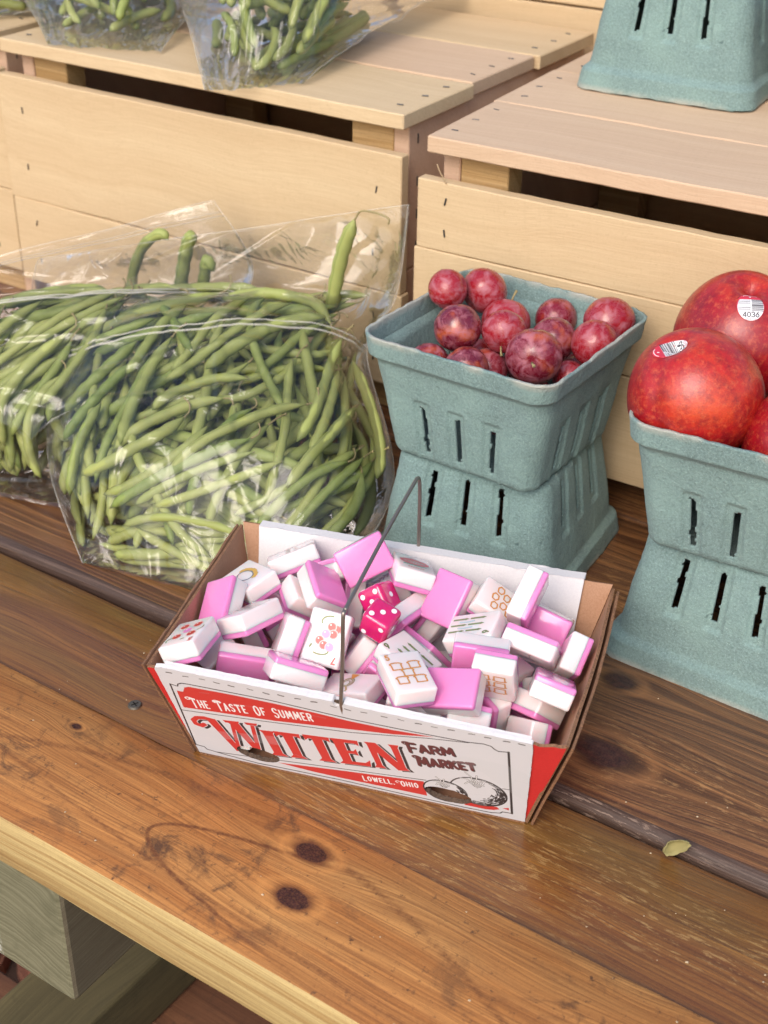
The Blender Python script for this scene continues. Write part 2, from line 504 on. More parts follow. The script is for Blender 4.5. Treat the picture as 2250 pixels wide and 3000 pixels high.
RED, INK, PAPER = (.60, .045, .04, 1), (.035, .033, .035, 1), (.665, .67, .70, 1)
def front_print():
    cv = Canvas(216, 88, 8, (.665, .67, .70, 1))
    ox, oy = 108, 1
    T = lambda pts: [(a + ox, b + oy) for a, b in pts]
    # red banners
    cv.poly(T([(-92.6, 46.3), (-93.3, 62.2), (-89.6, 62.3), (-88, 66.9), (-85.2, 68.5), (-60, 69.3), (-39.8, 69.2), (-18, 68.4), (3.7, 67.0), (25, 67.0), (47, 68.3), (25, 62.8), (2.9, 59.2), (-40, 51.8)]), RED)
    cv.poly(T([(-45, 7.6), (-7.7, 13.8), (38.5, 21.0), (39.5, 6.3), (-8.6, 5.6), (-25, 5.9)]), RED)
    cv.poly(T([(58, 8.2), (66, 9.4), (77.6, 10.2), (79, 8.4), (76, 6.4), (71.3, 5.2), (60.3, 5.2)]), RED)
    cv.poly(T([(80.5, 10.2), (84, 12), (84, 9.4)]), RED)
    # frame lines
    cv.stroke(T([(-95.9, 67.6), (-91.8, 66.8), (-91.2, 69.0), (-89, 70.6), (-85, 71.0), (-40, 71.6), (3.8, 69.2), (36.3, 69.3), (64.5, 70.0), (72.3, 71.4), (76.2, 70.6), (77.8, 68.4), (79.7, 67.2), (84.9, 68.3)]), .75, INK)
    cv.stroke(T([(84.9, 68.3), (85.6, 6.7)]), 1.3, INK)
    cv.stroke(T([(-95.9, 67.6), (-93.2, 8.2)]), 1.0, INK)
    cv.stroke(T([(85.6, 6.7), (80.6, 6.4), (79.2, 4.4), (74.3, 2.9), (60.2, 2.4), (25, 2.6), (-8.9, 3.2), (-40, 2.6), (-57.5, 2.0), (-75, 3.6), (-86.9, 5.4), (-88.2, 7.6), (-93.2, 8.2)]), .75, INK)
    cv.stroke(T([(-94.6, 43.0), (-50, 48.6), (2.5, 56.1), (25, 61.4), (43.6, 65.9), (64.5, 69.6)]), .6, INK)
    cv.stroke(T([(-82, 4.6), (-60, 7.6), (-43.2, 10.5), (-7.5, 15.9), (40.1, 22.9)]), .6, INK)
    cv.stroke(T([(81.2, 30.9), (85, 31.4)]), .6, INK)
    # lettering
    big_letters(cv, -42.4 + ox, 15.6 + oy, 10, 24.5, INK, 2.3, -.5)
    big_letters(cv, -42.4 + ox, 15.6 + oy, 10, 24.5, PAPER, .45, -.1)
    big_letters(cv, -42.4 + ox, 15.6 + oy, 10, 24.5, RED)
    wt = (.86, .84, .84, 1)
    write(cv, 'THE TASTE OF SUMMER', -86.2 + ox, 49.2 + oy, 6.6, 8.6, .95, wt, 1.28, .24, 68.5)
    for sx, sy in ((-87.4, 56.6), (-71.4, 59.0)):
        cv.stroke(T(arc(sx, sy, 2.3, 1.2, 0, 250, 12)), .7, wt)
    for dx, dy, cc in ((.6, -.35, INK), (0, 0, (.13, .035, .04, 1))):
        write(cv, 'FARM', 33.2 + ox + dx, 49.6 + oy + dy, 6.6, 11, 1.9, cc, 1.25, .30, 23.5)
        write(cv, 'MARKET', 37.2 + ox + dx, 38.0 + oy + dy, 6.6, 10.5, 1.9, cc, 1.2, .30, 31)
        cv.stroke([(a + dx, b + dy) for a, b in T(arc(31.6, 56.8, 2.2, 1.3, 0, 240, 12))], 1.0, cc)
        cv.stroke([(a + dx, b + dy) for a, b in T(arc(36.0, 45.0, 2.0, 1.2, 0, 240, 12))], 1.0, cc)
    write(cv, 'LOWELL. OHIO', 4.6 + ox, 8.6 + oy, 4.2, 8.3, .75, wt, 1.15, .30, 31)
    cv.stroke(T(arc(24.2, 14.6, 1.5, 1.0, 0, 260, 12)), .5, wt)
    # tomatoes
    cv.poly(T([(40, 22.6), (41, 27), (50, 28.5), (60, 24), (62, 14), (58, 8.5), (40, 8.5)]), PAPER)
    tomato(cv, 68 + ox, 22.2 + oy, 15.2, 13.6, INK, PAPER)
    tomato(cv, 50 + ox, 15.6 + oy, 11.8, 10.6, INK, PAPER)
    leafstem(cv, 65.5 + ox, 31 + oy, INK, 6.5); leafstem(cv, 48.3 + ox, 22.6 + oy, INK, 4.4)
    # knife nicks along the folded top edge
    rr = random.Random(5)
    for k in range(22):
        u = -96 + k * 8.9 + rr.uniform(-1, 1)
        a = rr.uniform(-25, 20)
        v = 78.2 + rr.uniform(-.4, .4)
        cv.stroke(T([(u, v), (u + 1.4, v + .5 * math.sin(R(a * 3))), (u + 3.0, v + 3 * math.sin(R(a)) * .5)]), .55 + .4 * rr.random(), (.06, .05, .045, .9))
    # tape film and scuffs
    cv.poly(T([(52, 48), (62, 56), (84, 55), (100, 48), (100, 20), (88, 26), (70, 44)]), (.55, .57, .60, .12))
    cv.poly(T([(-92, 25), (-40, 36), (-36, 28), (-91, 18)]), (.6, .62, .66, .14))
    for k in range(9):
        u = rr.uniform(-90, 90); v = rr.uniform(10, 70)
        cv.stroke(T([(u, v), (u + rr.uniform(5, 30), v + rr.uniform(-3, 5))]), .25, (.5, .5, .54, .35))
    return cv.image('front_print')

# ---- tile faces, 22 x 29.5 mm, origin bottom left
TW, TL_, TT = .022, .0295, .0123
GRN, BLU, ORG, PNK, CHR, GOLD = (.13, .17, .035, 1), (.30, .52, .55, 1), (.62, .25, .045, 1), (.72, .22, .50, 1), (.55, .035, .03, 1), (.62, .36, .07, 1)
GRY = (.13, .14, .17, 1)
def t_cherry(cv, x, y, r, col, hl=True):
    cv.disc(x, y, r + .25, r + .25, (.85, .62, .60, 1))
    cv.disc(x, y, r, r, (CHR if col != PNK else PNK))
    cv.disc(x, y, r - .30, r - .30, (.80, .35, .33, 1), line=.10)
    cv.disc(x + r * .35, y - r * .35, .40, .40, (.9, .75, .72, 1))
def t_bread(cv, x, y, w, h, a=0):
    p = [(-.5, -.5), (-.5, .2), (-.62, .34), (-.4, .5), (0, .54), (.4, .5), (.62, .34), (.5, .2), (.5, -.5), (-.5, -.5)]
    c, s = math.cos(R(a)), math.sin(R(a))
    cv.stroke([(x + (p_[0] * w) * c - (p_[1] * h) * s, y + (p_[0] * w) * s + p_[1] * h * c) for p_ in p], .42, ORG)
def t_spear(cv, x, y, L, a):
    c, s = math.cos(R(a)), math.sin(R(a))
    q = lambda u, v: (x + u * c - v * s, y + u * s + v * c)
    cv.poly([q(0, -.62), q(L * .72, -.62), q(L * .8, -.85), q(L, 0), q(L * .8, .85), q(L * .72, .62), q(0, .62)], GRN)
    cv.stroke([q(.3, 0), q(L * .7, 0)], .10, (.45, .5, .22, 1))
    for k in range(3):
        cv.stroke([q(L * (.74 + k * .07), -.25), q(L * (.78 + k * .07), .2)], .09, (.5, .55, .3, 1))
def num(cv, d, tr=False, col=GRN, h=3.4):
    x = 17.4 if tr else 2.4
    write(cv, d, x, 23.8, h, 0, .46, col, 1.0)
def tile_print(kind):
    cv = Canvas(22, 29.5, 11, (1, 1, 1, 0))
    cv.bold = 1.9
    if kind == 'cherry7':
        for x, y, c in ((7.5, 9.6, CHR), (13.6, 7.9, PNK), (10.0, 7.9, CHR)):
            t_cherry(cv, 22 - x, 29.5 - 9 - y + 0, 1.9, c)
        P = [(6.0, 9.0, CHR), (9.0, 8.2, CHR), (7.2, 12.0, CHR), (11.2, 12.6, PNK), (13.6, 16.6, CHR), (10.8, 18.6, CHR), (7.4, 19.0, PNK)]
        cv.a[:] = (1, 1, 1, 0)
        for x, y, c in P: t_cherry(cv, x, y, 2.35, c)
        cv.stroke(arc(9.6, 6.2, 5.4, 3.4, 20, -90, 10), .45, GRN)
        cv.stroke(arc(12.5, 21.5, 5, 2.4, 60, 180, 10), .45, GRN)
        cv.disc(17.6, 20.4, .55, 1.3, GRN, -20)
        num(cv, '7', False, CHR)
    elif kind == 'cherry5':
        for x, y, c in ((6, 8, CHR), (14.5, 7.5, CHR), (10.5, 13, PNK), (6, 18, CHR), (14.8, 18.5, CHR)): t_cherry(cv, x, y, 2.7, c)
        cv.stroke(arc(4, 12, 3, 3, 100, 200, 8), .4, GRN); cv.stroke(arc(17, 22, 2.5, 2.6, -90, 40, 8), .4, GRN)
        cv.disc(9.5, 22.8, 1.3, .5, GRN, 20)
        num(cv, '5', False, CHR)
    elif kind == 'bread5':
        for x, y in ((6, 18.6), (15.6, 18.9), (10.8, 13.6), (6, 8.4), (15.6, 8.4)): t_bread(cv, x, y, 5.3, 4.9)
        num(cv, '5', False, ORG)
    elif kind == 'bread8':
        for x, y in ((5, 20), (11, 22), (17, 20), (7.6, 15.4), (14, 15.4), (5, 10.6), (11, 9.2), (17, 10.6)):
            cv.stroke([(x - 2.4, y - .8), (x - 1.8, y + 1.5), (x + .6, y + 2), (x + 2.4, y + .7), (x + 1.9, y - 1.5), (x - .8, y - 2), (x - 2.4, y - .8)], .42, ORG)
        num(cv, '9', True, ORG)
    elif kind == 'bread6':
        for x in (6.2, 14.6):
            for y in (22.5, 16.4, 10.2): t_bread(cv, x, y, 5.6, 4.4, 180)
    elif kind == 'bam6':
        for k, x in enumerate((5, 10.2, 15.4)):
            t_spear(cv, x, 2.4, 9.6, 90); t_spear(cv, x, 12.8, 9.6, 90)
            if k < 2: cv.stroke([(x + 2.5, 7.5), (x + 2.9, 11), (x + 2.4, 15.5)], .55, (.45, .62, .66, .8))
        num(cv, '6', True)
    elif kind == 'bam9':
        for x in (6, 10.2, 14.4):
            for y in (2.6, 12.4): t_spear(cv, x + 1.2, y, 9, 90)
        cv.disc(10.5, 13, 1.8, .8, BLU); cv.disc(14, 13.6, 1.6, .8, BLU)
        num(cv, '9')
    elif kind == 'bam3':
        for y in (10, 13.5, 17): cv.stroke([(7, y), (16, y + .4)], 1.5, (.20, .26, .16, 1)); cv.stroke([(8, y + .3), (15, y + .6)], .4, (.5, .6, .6, 1))
    elif kind == 'ring':
        cv.disc(9.6, 15, 4.6, 5.6, GRY, line=.42)
        for k in range(34):
            a = -75 + k * 4.6
            rr_ = 5.6 + 1.3 * ((k * 37) % 10) / 10
            cv.disc(9.6 + rr_ * math.cos(R(a)), 15 + (rr_ + 1) * math.sin(R(a)), .55, .8, GOLD, a, line=.35)
    elif kind == 'can':
        cv.disc(11, 16, 7.6, 4.2, (.62, .13, .16, 1), line=1.1)
        cv.disc(11, 16, 5.4, 2.5, (.70, .25, .26, 1), line=.4)
        for k in range(6): cv.stroke([(6.5 + k * 1.5, 15.2), (7.4 + k * 1.5, 16.8)], .35, (.62, .13, .16, 1))
        for k in range(12): cv.stroke([(4 + k * 1.1, 9.5 + (k % 3) * .6), (5 + k * 1.1, 11 - (k % 2))], .5, (.12, .34, .25, 1))
        for k in range(7): cv.stroke([(6 + k * 1.4, 5), (6.8 + k * 1.4, 6.6)], .4, (.6, .2, .16, 1))
    elif kind == 'dove':
        cv.disc(11, 15.5, 4.8, 3.2, (.33, .26, .13, 1), line=.3)
        cv.disc(10, 16, 2.8, 1.8, (.33, .26, .13, 1), line=.3)
        for k in range(16):
            a = k * 22
            cv.stroke(arc(11 + 3.9 * math.cos(R(a)), 15.5 + 2.5 * math.sin(R(a)), .6, .5, 0, 250, 6), .22, (.36, .28, .12, 1))
        cv.stroke([(6.5, 14.5), (3, 12.6), (1.8, 12.8)], .5, (.45, .30, .12, 1))
        for k in range(5): cv.stroke([(15.2, 14.8), (19.6, 13 + k * .9)], .5, ORG)
    elif kind == 'flower':
        for k in range(46):
            a = k * 47 % 360; L = 1.4 + (k * 13 % 10) * .17
            cv.stroke([(8 + math.cos(R(a)) * .5, 15 + math.sin(R(a)) * .5), (8 + math.cos(R(a)) * L * 1.2, 15 + math.sin(R(a)) * L * 2.2)], .34, (.05, .06, .08, 1))
        cv.stroke([(10, 14), (13, 12.5), (17.5, 12.8), (19.5, 11.8)], .35, (.07, .07, .08, 1))
    elif kind == 'squiggle':
        cv.stroke([(3, 18), (6, 21), (11, 20), (16, 16.5), (19, 17)], .8, (.55, .33, .10, 1))
        cv.stroke([(4, 12), (9, 9.5), (14, 11), (17, 9)], .7, (.45, .20, .10, 1))
    elif kind == 'mark':
        cv.stroke([(5, 22), (8, 25), (9, 22), (6, 20.5)], 1.1, ORG); cv.stroke([(9, 22), (10.5, 19)], 1.2, ORG)
    elif kind == 'dots':
        cv.disc(8, 21, 2.1, 2.1, (.17, .20, .27, 1)); cv.disc(13, 19, 1.4, 1.6, (.22, .25, .32, 1)); cv.disc(8.6, 21.4, .6, .6, (.6, .62, .68, 1))
        cv.disc(12, 24, 1.0, 1.2, (.25, .27, .33, 1))
    elif kind == 'dark':
        for k in range(26): cv.stroke([(3 + (k * 7 % 16), 20 + (k * 5 % 8)), (4.5 + (k * 7 % 16), 20.8 + (k * 3 % 7))], .5, ((.16, .10, .22, 1) if k % 2 else (.35, .12, .14, 1)))
    elif kind == 'lines':
        for k in range(5): cv.disc(4.5 + k * 3.2, 16, 1.5, 1.1, (.40, .30, .22, 1), line=.3)
        cv.stroke([(3, 12), (8, 10.5), (17, 12.5)], .4, (.45, .22, .18, 1))
    return cv.image('print_' + kind)
PRINT_OF = dict(cherry5='cherry5', cherry7='cherry7', bread5='bread5', bread9='bread8', bread6='bread6', bam3='bam3', bam6='bam6', bam9='bam9', ring='ring',
                can='can', dove='dove', longleft='lines', backwhite='lines', creammark='mark', flower='flower', lowprint='squiggle', bluedots='dots', darkprint='dark')

def sticker_print():
    cv = Canvas(20, 24, 8, (.80, .78, .78, 0))
    out = arc(10, 12, 8.6, 10.6, 0, 360, 40)
    cv.poly(out, (.62, .03, .06, 1))
    cv.poly([(a, b) for a, b in arc(10, 11.2, 8.0, 9.6, 0, 360, 40) if b < 17.5] , (.82, .80, .80, 1))
    for k in range(14):
        y = 8.4 + k * .62
        cv.stroke([(2.4, y), (9.8, y + .12)], (.12, .3, .12, .42, .15, .2, .1)[k % 7], INK)
        cv.stroke([(10.8, y - .1), (17.6, y)], (.42, .2, .55, .16, .5, .3, .62)[k % 7], INK)
    write(cv, '4036', 5.2, 4.2, 3.2, 0, .62, INK, 1.0, .25, 9.6)
    write(cv, 'USA/CO', 7.0, 2.2, 1.2, 0, .22, (.5, .1, .1, 1), 1.0, .3, 6)
    cv.stroke(arc(10, 19.2, 4.5, 2.2, 20, 160, 10), .45, (.85, .75, .75, 1))
    cv.disc(10, 19.2, .6, .6, (.85, .75, .75, 1))
    return cv.image('sticker_print')

def print_mat(name, img, rough=.5, alpha=True):
    t = NT(name)
    im = t.n('TexImage')
    im.image = img
    im.extension = 'CLIP' if alpha else 'EXTEND'
    img.colorspace_settings.name = 'Non-Color'
    t.set(color=im.outputs['Color'], rough=rough)
    if alpha: t.set(alpha=im.outputs['Alpha'])
    return t
TILES = {
 'cherry5': (-0.1015, 0.6021, 0.0792, 0.1185, -0.201, 0.0885, 0.9684),
 'pinkleft': (-0.0892, 0.6434, 0.0735, 0.3308, 0.1582, 0.9079, 0.203),
 'ring': (-0.075, 0.6666, 0.073, 0.9284, -0.0833, -0.1542, 0.3275),
 'backwhite': (-0.052, 0.6891, 0.0743, 0.6181, -0.2706, 0.0165, 0.7379),
 'backpink': (-0.0275, 0.6813, 0.072, 0.0547, 0.3315, -0.8751, 0.3484),
 'bigpink': (-0.0108, 0.6711, 0.0874, -0.2826, 0.4339, 0.7439, 0.4225),
 'midpink': (-0.0337, 0.6516, 0.0797, 0.3067, 0.1456, -0.9401, -0.0305),
 'can': (0.0157, 0.6633, 0.0834, 0.9758, -0.1439, 0.1593, 0.0421),
 'cherry7': (-0.0295, 0.6109, 0.0758, -0.1506, 0.0135, 0.416, -0.8967),
 'bam3': (-0.0427, 0.6579, 0.067, -0.5644, -0.2175, -0.2234, -0.7643),
 'longleft': (-0.0717, 0.6266, 0.077, -0.3246, 0.2407, -0.1396, -0.904),
 'sidemid': (-0.0495, 0.6164, 0.0735, 0.7982, -0.178, -0.5312, 0.2216),
 'frontwhite': (-0.0452, 0.5878, 0.0719, -0.0443, -0.6044, -0.7369, 0.2995),
 'lowprint': (-0.0463, 0.6045, 0.0524, -0.4428, -0.8835, -0.0367, 0.1484),
 'frontpink': (-0.0746, 0.6092, 0.058, 0.5545, -0.5253, -0.4289, -0.4824),
 'under1': (-0.0902, 0.6254, 0.0537, 0.3728, 0.8333, 0.1314, 0.3864),
 'under2': (-0.0771, 0.6539, 0.051, 0.5487, 0.0354, -0.8045, 0.2248),
 'pinkchunk': (-0.0626, 0.6695, 0.048, -0.2125, 0.2636, -0.9385, 0.0677),
 'behindwire': (-0.0195, 0.6721, 0.056, -0.5379, -0.2765, -0.7456, -0.2799),
 'nearDie': (0.0127, 0.6474, 0.0661, 0.8389, -0.1642, -0.4341, -0.2842),
 'belowDie': (0.0299, 0.6594, 0.0525, 0.4628, 0.0693, 0.8456, -0.2568),
 'behind9': (0.0223, 0.6246, 0.0566, -0.4204, -0.2099, 0.8655, -0.1733),
 'bam9': (0.0131, 0.5981, 0.0709, -0.8982, -0.1091, -0.12, -0.4085),
 'bread5': (0.0123, 0.5681, 0.0825, -0.9822, -0.0425, -0.065, -0.1713),
 'flatpink': (0.0364, 0.5684, 0.0749, -0.0479, 0.7707, 0.5664, 0.2879),
 'darkpink': (0.0546, 0.5885, 0.0522, 0.2696, -0.6695, -0.1333, -0.6792),
 'bread6': (0.0584, 0.5797, 0.0768, 0.5435, 0.8281, -0.1132, -0.0776),
 'longwhite': (0.0517, 0.5979, 0.0743, -0.5409, 0.4263, -0.5331, -0.4914),
 'bam6': (0.0498, 0.6168, 0.0758, 0.5636, 0.1537, -0.1363, -0.8001),
 'flower': (0.0792, 0.6072, 0.0749, 0.3902, 0.5035, -0.7507, 0.1754),
 'bread9': (0.0643, 0.6441, 0.0737, 0.5473, -0.077, 0.258, -0.7925),
 'tall': (0.0785, 0.6328, 0.0889, -0.6628, -0.0776, 0.6221, 0.4095),
 'creampink': (0.0899, 0.634, 0.0619, 0.0023, -0.2355, -0.8159, -0.5281),
 'creamright': (0.1019, 0.6122, 0.0637, 0.7738, -0.3212, -0.483, 0.2544),
 'stacktop': (0.0876, 0.5753, 0.0721, -0.1676, 0.0995, 0.9508, -0.241),
 'stacklow': (0.0787, 0.5844, 0.0532, -0.88, 0.228, -0.3147, -0.2731),
 'lowright': (0.0748, 0.5634, 0.0474, -0.7713, 0.116, 0.5457, -0.3065),
 'sliver': (0.0783, 0.5876, 0.0284, 0.4656, 0.866, -0.1372, -0.1198),
 'rimwhite': (0.0449, 0.5681, 0.0549, 0.4754, 0.8718, -0.0677, -0.0973),
 'rimwhite2': (0.0168, 0.5761, 0.0578, -0.4537, -0.579, 0.611, -0.2925),
 'dove': (-0.0161, 0.5856, 0.0596, -0.8265, 0.1408, 0.0185, -0.5447),
 'pinklow': (0.0015, 0.6083, 0.0527, -0.0463, -0.3212, -0.4405, -0.837),
 'underdie': (-0.0118, 0.6263, 0.0546, -0.873, 0.2151, 0.4236, -0.1101),
 'right7': (-0.0262, 0.6432, 0.0471, 0.3191, 0.8238, 0.1335, 0.4491),
 'pinkright': (0.0365, 0.6465, 0.0769, 0.1255, 0.2951, 0.8683, 0.3785),
 'darkprint': (0.0017, 0.6686, 0.0654, -0.9567, 0.1445, 0.1843, -0.1729),
 'creammark': (0.0659, 0.6127, 0.0546, -0.3072, -0.1937, -0.1232, -0.9236),
 'bluedots': (0.0854, 0.6131, 0.0361, -0.3539, -0.5757, -0.0947, -0.731),
 'shade': (0.0655, 0.6034, 0.0353, 0.3337, 0.7626, 0.0351, 0.553),
}
BAGS = {
 'front': [[[-0.2, 0.788, 0.003], [-0.2322, 0.8566, 0.03], [-0.2532, 0.9443, 0.055], [-0.2764, 1.0227, 0.085], [-0.272, 1.0502, 0.115]], [[-0.0474, 0.7234, 0.003], [0.0056, 0.8223, 0.045], [-0.0134, 0.9196, 0.1], [0.0068, 0.9478, 0.13], [0.0154, 0.9577, 0.195]]],
 'left': [[[-0.3856, 0.9095, 0.003], [-0.4006, 0.9557, 0.03], [-0.3986, 0.9588, 0.06], [-0.3995, 0.9786, 0.09], [-0.3973, 0.9833, 0.11]], [[-0.1905, 0.8466, 0.003], [-0.1704, 0.881, 0.05], [-0.1333, 0.9554, 0.09], [-0.1015, 1.0145, 0.12], [-0.133, 1.0477, 0.165]]],
 'crate_right': [[[-0.1342, 1.0421, 0.25], [-0.1506, 1.1204, 0.262], [-0.1671, 1.1987, 0.268], [-0.1835, 1.277, 0.266], [-0.1959, 1.3357, 0.262]], [[-0.0609, 1.0689, 0.25], [-0.026, 1.1409, 0.262], [0.0089, 1.2129, 0.268], [0.0437, 1.2849, 0.266], [0.0699, 1.3389, 0.262]]],
 'crate_mid': [[[-0.2761, 1.1744, 0.25], [-0.3052, 1.2489, 0.262], [-0.3344, 1.3234, 0.268], [-0.3635, 1.3979, 0.266], [-0.3854, 1.4538, 0.262]], [[-0.1825, 1.1563, 0.25], [-0.1672, 1.2348, 0.262], [-0.1518, 1.3133, 0.268], [-0.1365, 1.3918, 0.266], [-0.125, 1.4507, 0.262]]],
 'crate_left': [[[-0.4133, 1.2272, 0.25], [-0.4475, 1.2995, 0.262], [-0.4817, 1.3719, 0.268], [-0.5158, 1.4442, 0.266], [-0.5415, 1.4984, 0.262]], [[-0.327, 1.2764, 0.25], [-0.2509, 1.3009, 0.262], [-0.1747, 1.3255, 0.268], [-0.0986, 1.35, 0.266], [-0.0415, 1.3684, 0.262]]],
}
LABELS = {
 'cherry5': 'white tile printed with five red cherries, in the left front corner of the box',
 'pinkleft': 'tile standing on end with its pink back facing left, against the brown left wall',
 'ring': 'white tile printed with a gold and silver ring near the brown back left corner',
 'backwhite': 'white tile on its long edge leaning against the white back wall at left',
 'backpink': 'half buried pink edged tile by the back wall, left of the big pink one',
 'bigpink': 'tile showing its large pink back, propped highest against the back wall behind the wire',
 'midpink': 'tile with its dark pink back up, left of the wire handle bend',
 'can': 'white tile printed with a red and green picture, level behind the dice',
 'cherry7': 'white tile printed with seven cherries and a red 7, beside the wire handle',
 'bam3': 'white tile printed with short green bars, left of the dark pink backed tile',
 'longleft': 'long white tile pointing at the camera, right of the five cherry tile',
 'sidemid': 'tile on edge showing a white and pink side, left of the seven cherry tile',
 'frontwhite': 'tile on edge, pink back up, at the front rim below the seven cherries',
 'lowprint': 'low white tile with a gold squiggle, half hidden behind the front rim',
 'frontpink': 'tile showing its broad pink back at the front rim, right of the five cherry tile',
 'under1': 'pale tile lying partly under the five cherry tile',
 'under2': 'small white wedge with a pink edge, under the tile pointing at the camera',
 'pinkchunk': 'pink corner of a buried tile below the ring tile',
 'behindwire': 'upright tile with a narrow pink back, behind the wire and left of the dice',
 'nearDie': 'short end of a tile touching the right side of the front die',
 'belowDie': 'pale tile with a pink edge just right of and below the dice',
 'behind9': 'tile with a thin pink edge behind the asparagus tile that is numbered nine',
 'bam9': 'white tile with green asparagus spears and a 9, under the five bread tile',
 'bread5': 'white tile with five outlined bread slices, on top at the front rim',
 'flatpink': 'glossy pink backed tile touching the right side of the five bread tile',
 'darkpink': 'tile with a shaded pink back sloping down behind the front rim at right',
 'bread6': 'standing tile with bread slices on its front face and a pink back, right of centre',
 'longwhite': 'white sided tile on its long edge, in front of the rows of asparagus',
 'bam6': 'white tile printed with rows of green asparagus and blue bows, right of centre',
 'flower': 'tile on edge with a dark thistle flower on its shaded face',
 'bread9': 'cream tile printed with a cluster of orange bread outlines, near the back wall',
 'tall': 'tall narrow tile with a white side and pink stripe, leaning near the back wall',
 'creampink': 'tile with a shaded pink back and cream rim, against the back wall at right',
 'creamright': 'cream sided tile with a pink stripe standing against the brown right wall',
 'stacktop': 'upper tile of the pair stacked by the right wall, pink back up',
 'stacklow': 'lower tile of the pair stacked by the right wall, pink back down',
 'lowright': 'pale tile deep in the right front corner, under the stacked pair',
 'sliver': 'cream tile edge just above the right end of the front rim',
 'rimwhite': 'pale tile just above the front rim, below the glossy pink back',
 'rimwhite2': 'pale tile just above the front rim, below the five bread tile',
 'dove': 'white tile printed with a feathered bird, at the front rim behind the wire foot',
 'pinklow': 'small patch of a pink backed tile between the bird tile and the asparagus tile',
 'underdie': 'cream sided tile with a pink stripe, between the wire and the front die',
 'right7': 'pale tile showing behind the right edge of the seven cherry tile',
 'pinkright': 'tile with a broad pink back leaning left, behind and right of the dice',
 'darkprint': 'low tile with a dark print, behind the dice and under the big pink tile',
 'creammark': 'cream tile with a small orange mark, behind the standing bread tile',
 'bluedots': 'tile with blue grey blossoms beneath the thistle tile',
 'shade': 'mauve shaded tile deep between the standing bread tile and the stacked pair',
}
# ------------------------------------------------------------------ materials
def pulp_mat():
    t = NT('pulp')
    c = t.coord()
    n1 = t.noise(c, 750.0, 3.0, .75); n2 = t.noise(c, 28.0, 3.0, .6); n3 = t.noise(c, 1500.0, 2.0, .6)
    col = t.mix(t.rng(n1, .35, .68), (.145, .222, .212), (.245, .352, .332))
    col = t.mix(t.rng(n2, .40, .70, 0, .35), col, (.30, .45, .40))
    col = t.mix(t.rng(t.noise(c, 170.0, 2.0), .70, .78, 0, .55), col, (.07, .12, .12))
    col = t.mix(t.rng(n3, .66, .72, 0, .6), col, (.5, .62, .58))
    x, y, z = t.sep(c)
    worn = t.m_('MULTIPLY', t.rng(z, .0785, .0835), t.rng(n2, .42, .55))
    col = t.mix(t.m_('MULTIPLY', worn, .75), col, (.50, .47, .40))
    h = t.m_('ADD', t.m_('MULTIPLY', n1, .7), t.m_('MULTIPLY', t.noise(t.xyz(t.m_('MULTIPLY', x, 420.0), t.m_('MULTIPLY', y, 420.0), t.m_('MULTIPLY', z, 130.0)), 1.0, 3.0), .5))
    return t.set(color=col, rough=.88, normal=t.bump(h, .9, .0013), spec=.2, sheen=.1).m

def tile_white():
    t = NT('tile_white')
    return t.set(color=(.84, .725, .70), rough=.18, sss=.9, sss_r=(1.0, .55, .55), sss_scale=.0060, coat=.35, coat_rough=.06, spec=.5).m
def tile_pink():
    t = NT('tile_pink')
    return t.set(color=(.77, .25, .51), rough=.14, sss=.7, sss_r=(1.0, .4, .65), sss_scale=.0045, coat=.5, coat_rough=.04, spec=.5).m
def dice_mat():
    t = NT('dice_pink')
    n = t.noise(t.coord(), 300.0, 3.0)
    c = t.mix(n, (.86, .012, .16), (.92, .03, .26))
    return t.set(color=c, rough=.07, trans=.30, ior=1.42, sss=.7, sss_r=(1.0, .1, .3), sss_scale=.004, coat=1.0, coat_rough=.03).m

def bean_mat():
    t = NT('green_bean')
    c = t.coord()
    r = t.rand()
    n = t.noise(c, 130.0, 3.0, .6)
    a = t.mix(r, (.17, .235, .050), (.39, .42, .130))
    a = t.mix(t.m_('MULTIPLY', t.m_('FRACT', t.m_('MULTIPLY', r, 7.3)), .5), a, (.36, .36, .12))
    a = t.mix(t.rng(n, .35, .75, 0, .5), a, (.34, .40, .13))
    u = t.n('UVMap').outputs[0]
    x, y, z = t.sep(u)
    a = t.mix(t.rng(x, .975, 1.0, 0, .9), a, (.38, .30, .16))
    a = t.mix(t.rng(x, .0, .05, .8, 0), a, (.10, .14, .03))
    a = t.mix(t.rng(t.noise(c, 420.0, 2.0), .70, .76, 0, .6), a, (.20, .13, .05))
    seam = t.rng(t.m_('ABSOLUTE', t.m_('SUBTRACT', y, .5)), .0, .025, .5, 0)
    a = t.mix(seam, a, (.09, .15, .03))
    return t.set(color=a, rough=.55, sss=.12, sss_r=(.4, .6, .15), sss_scale=.003, normal=t.bump(t.noise(c, 260.0, 2.0), .25, .0006), spec=.35).m

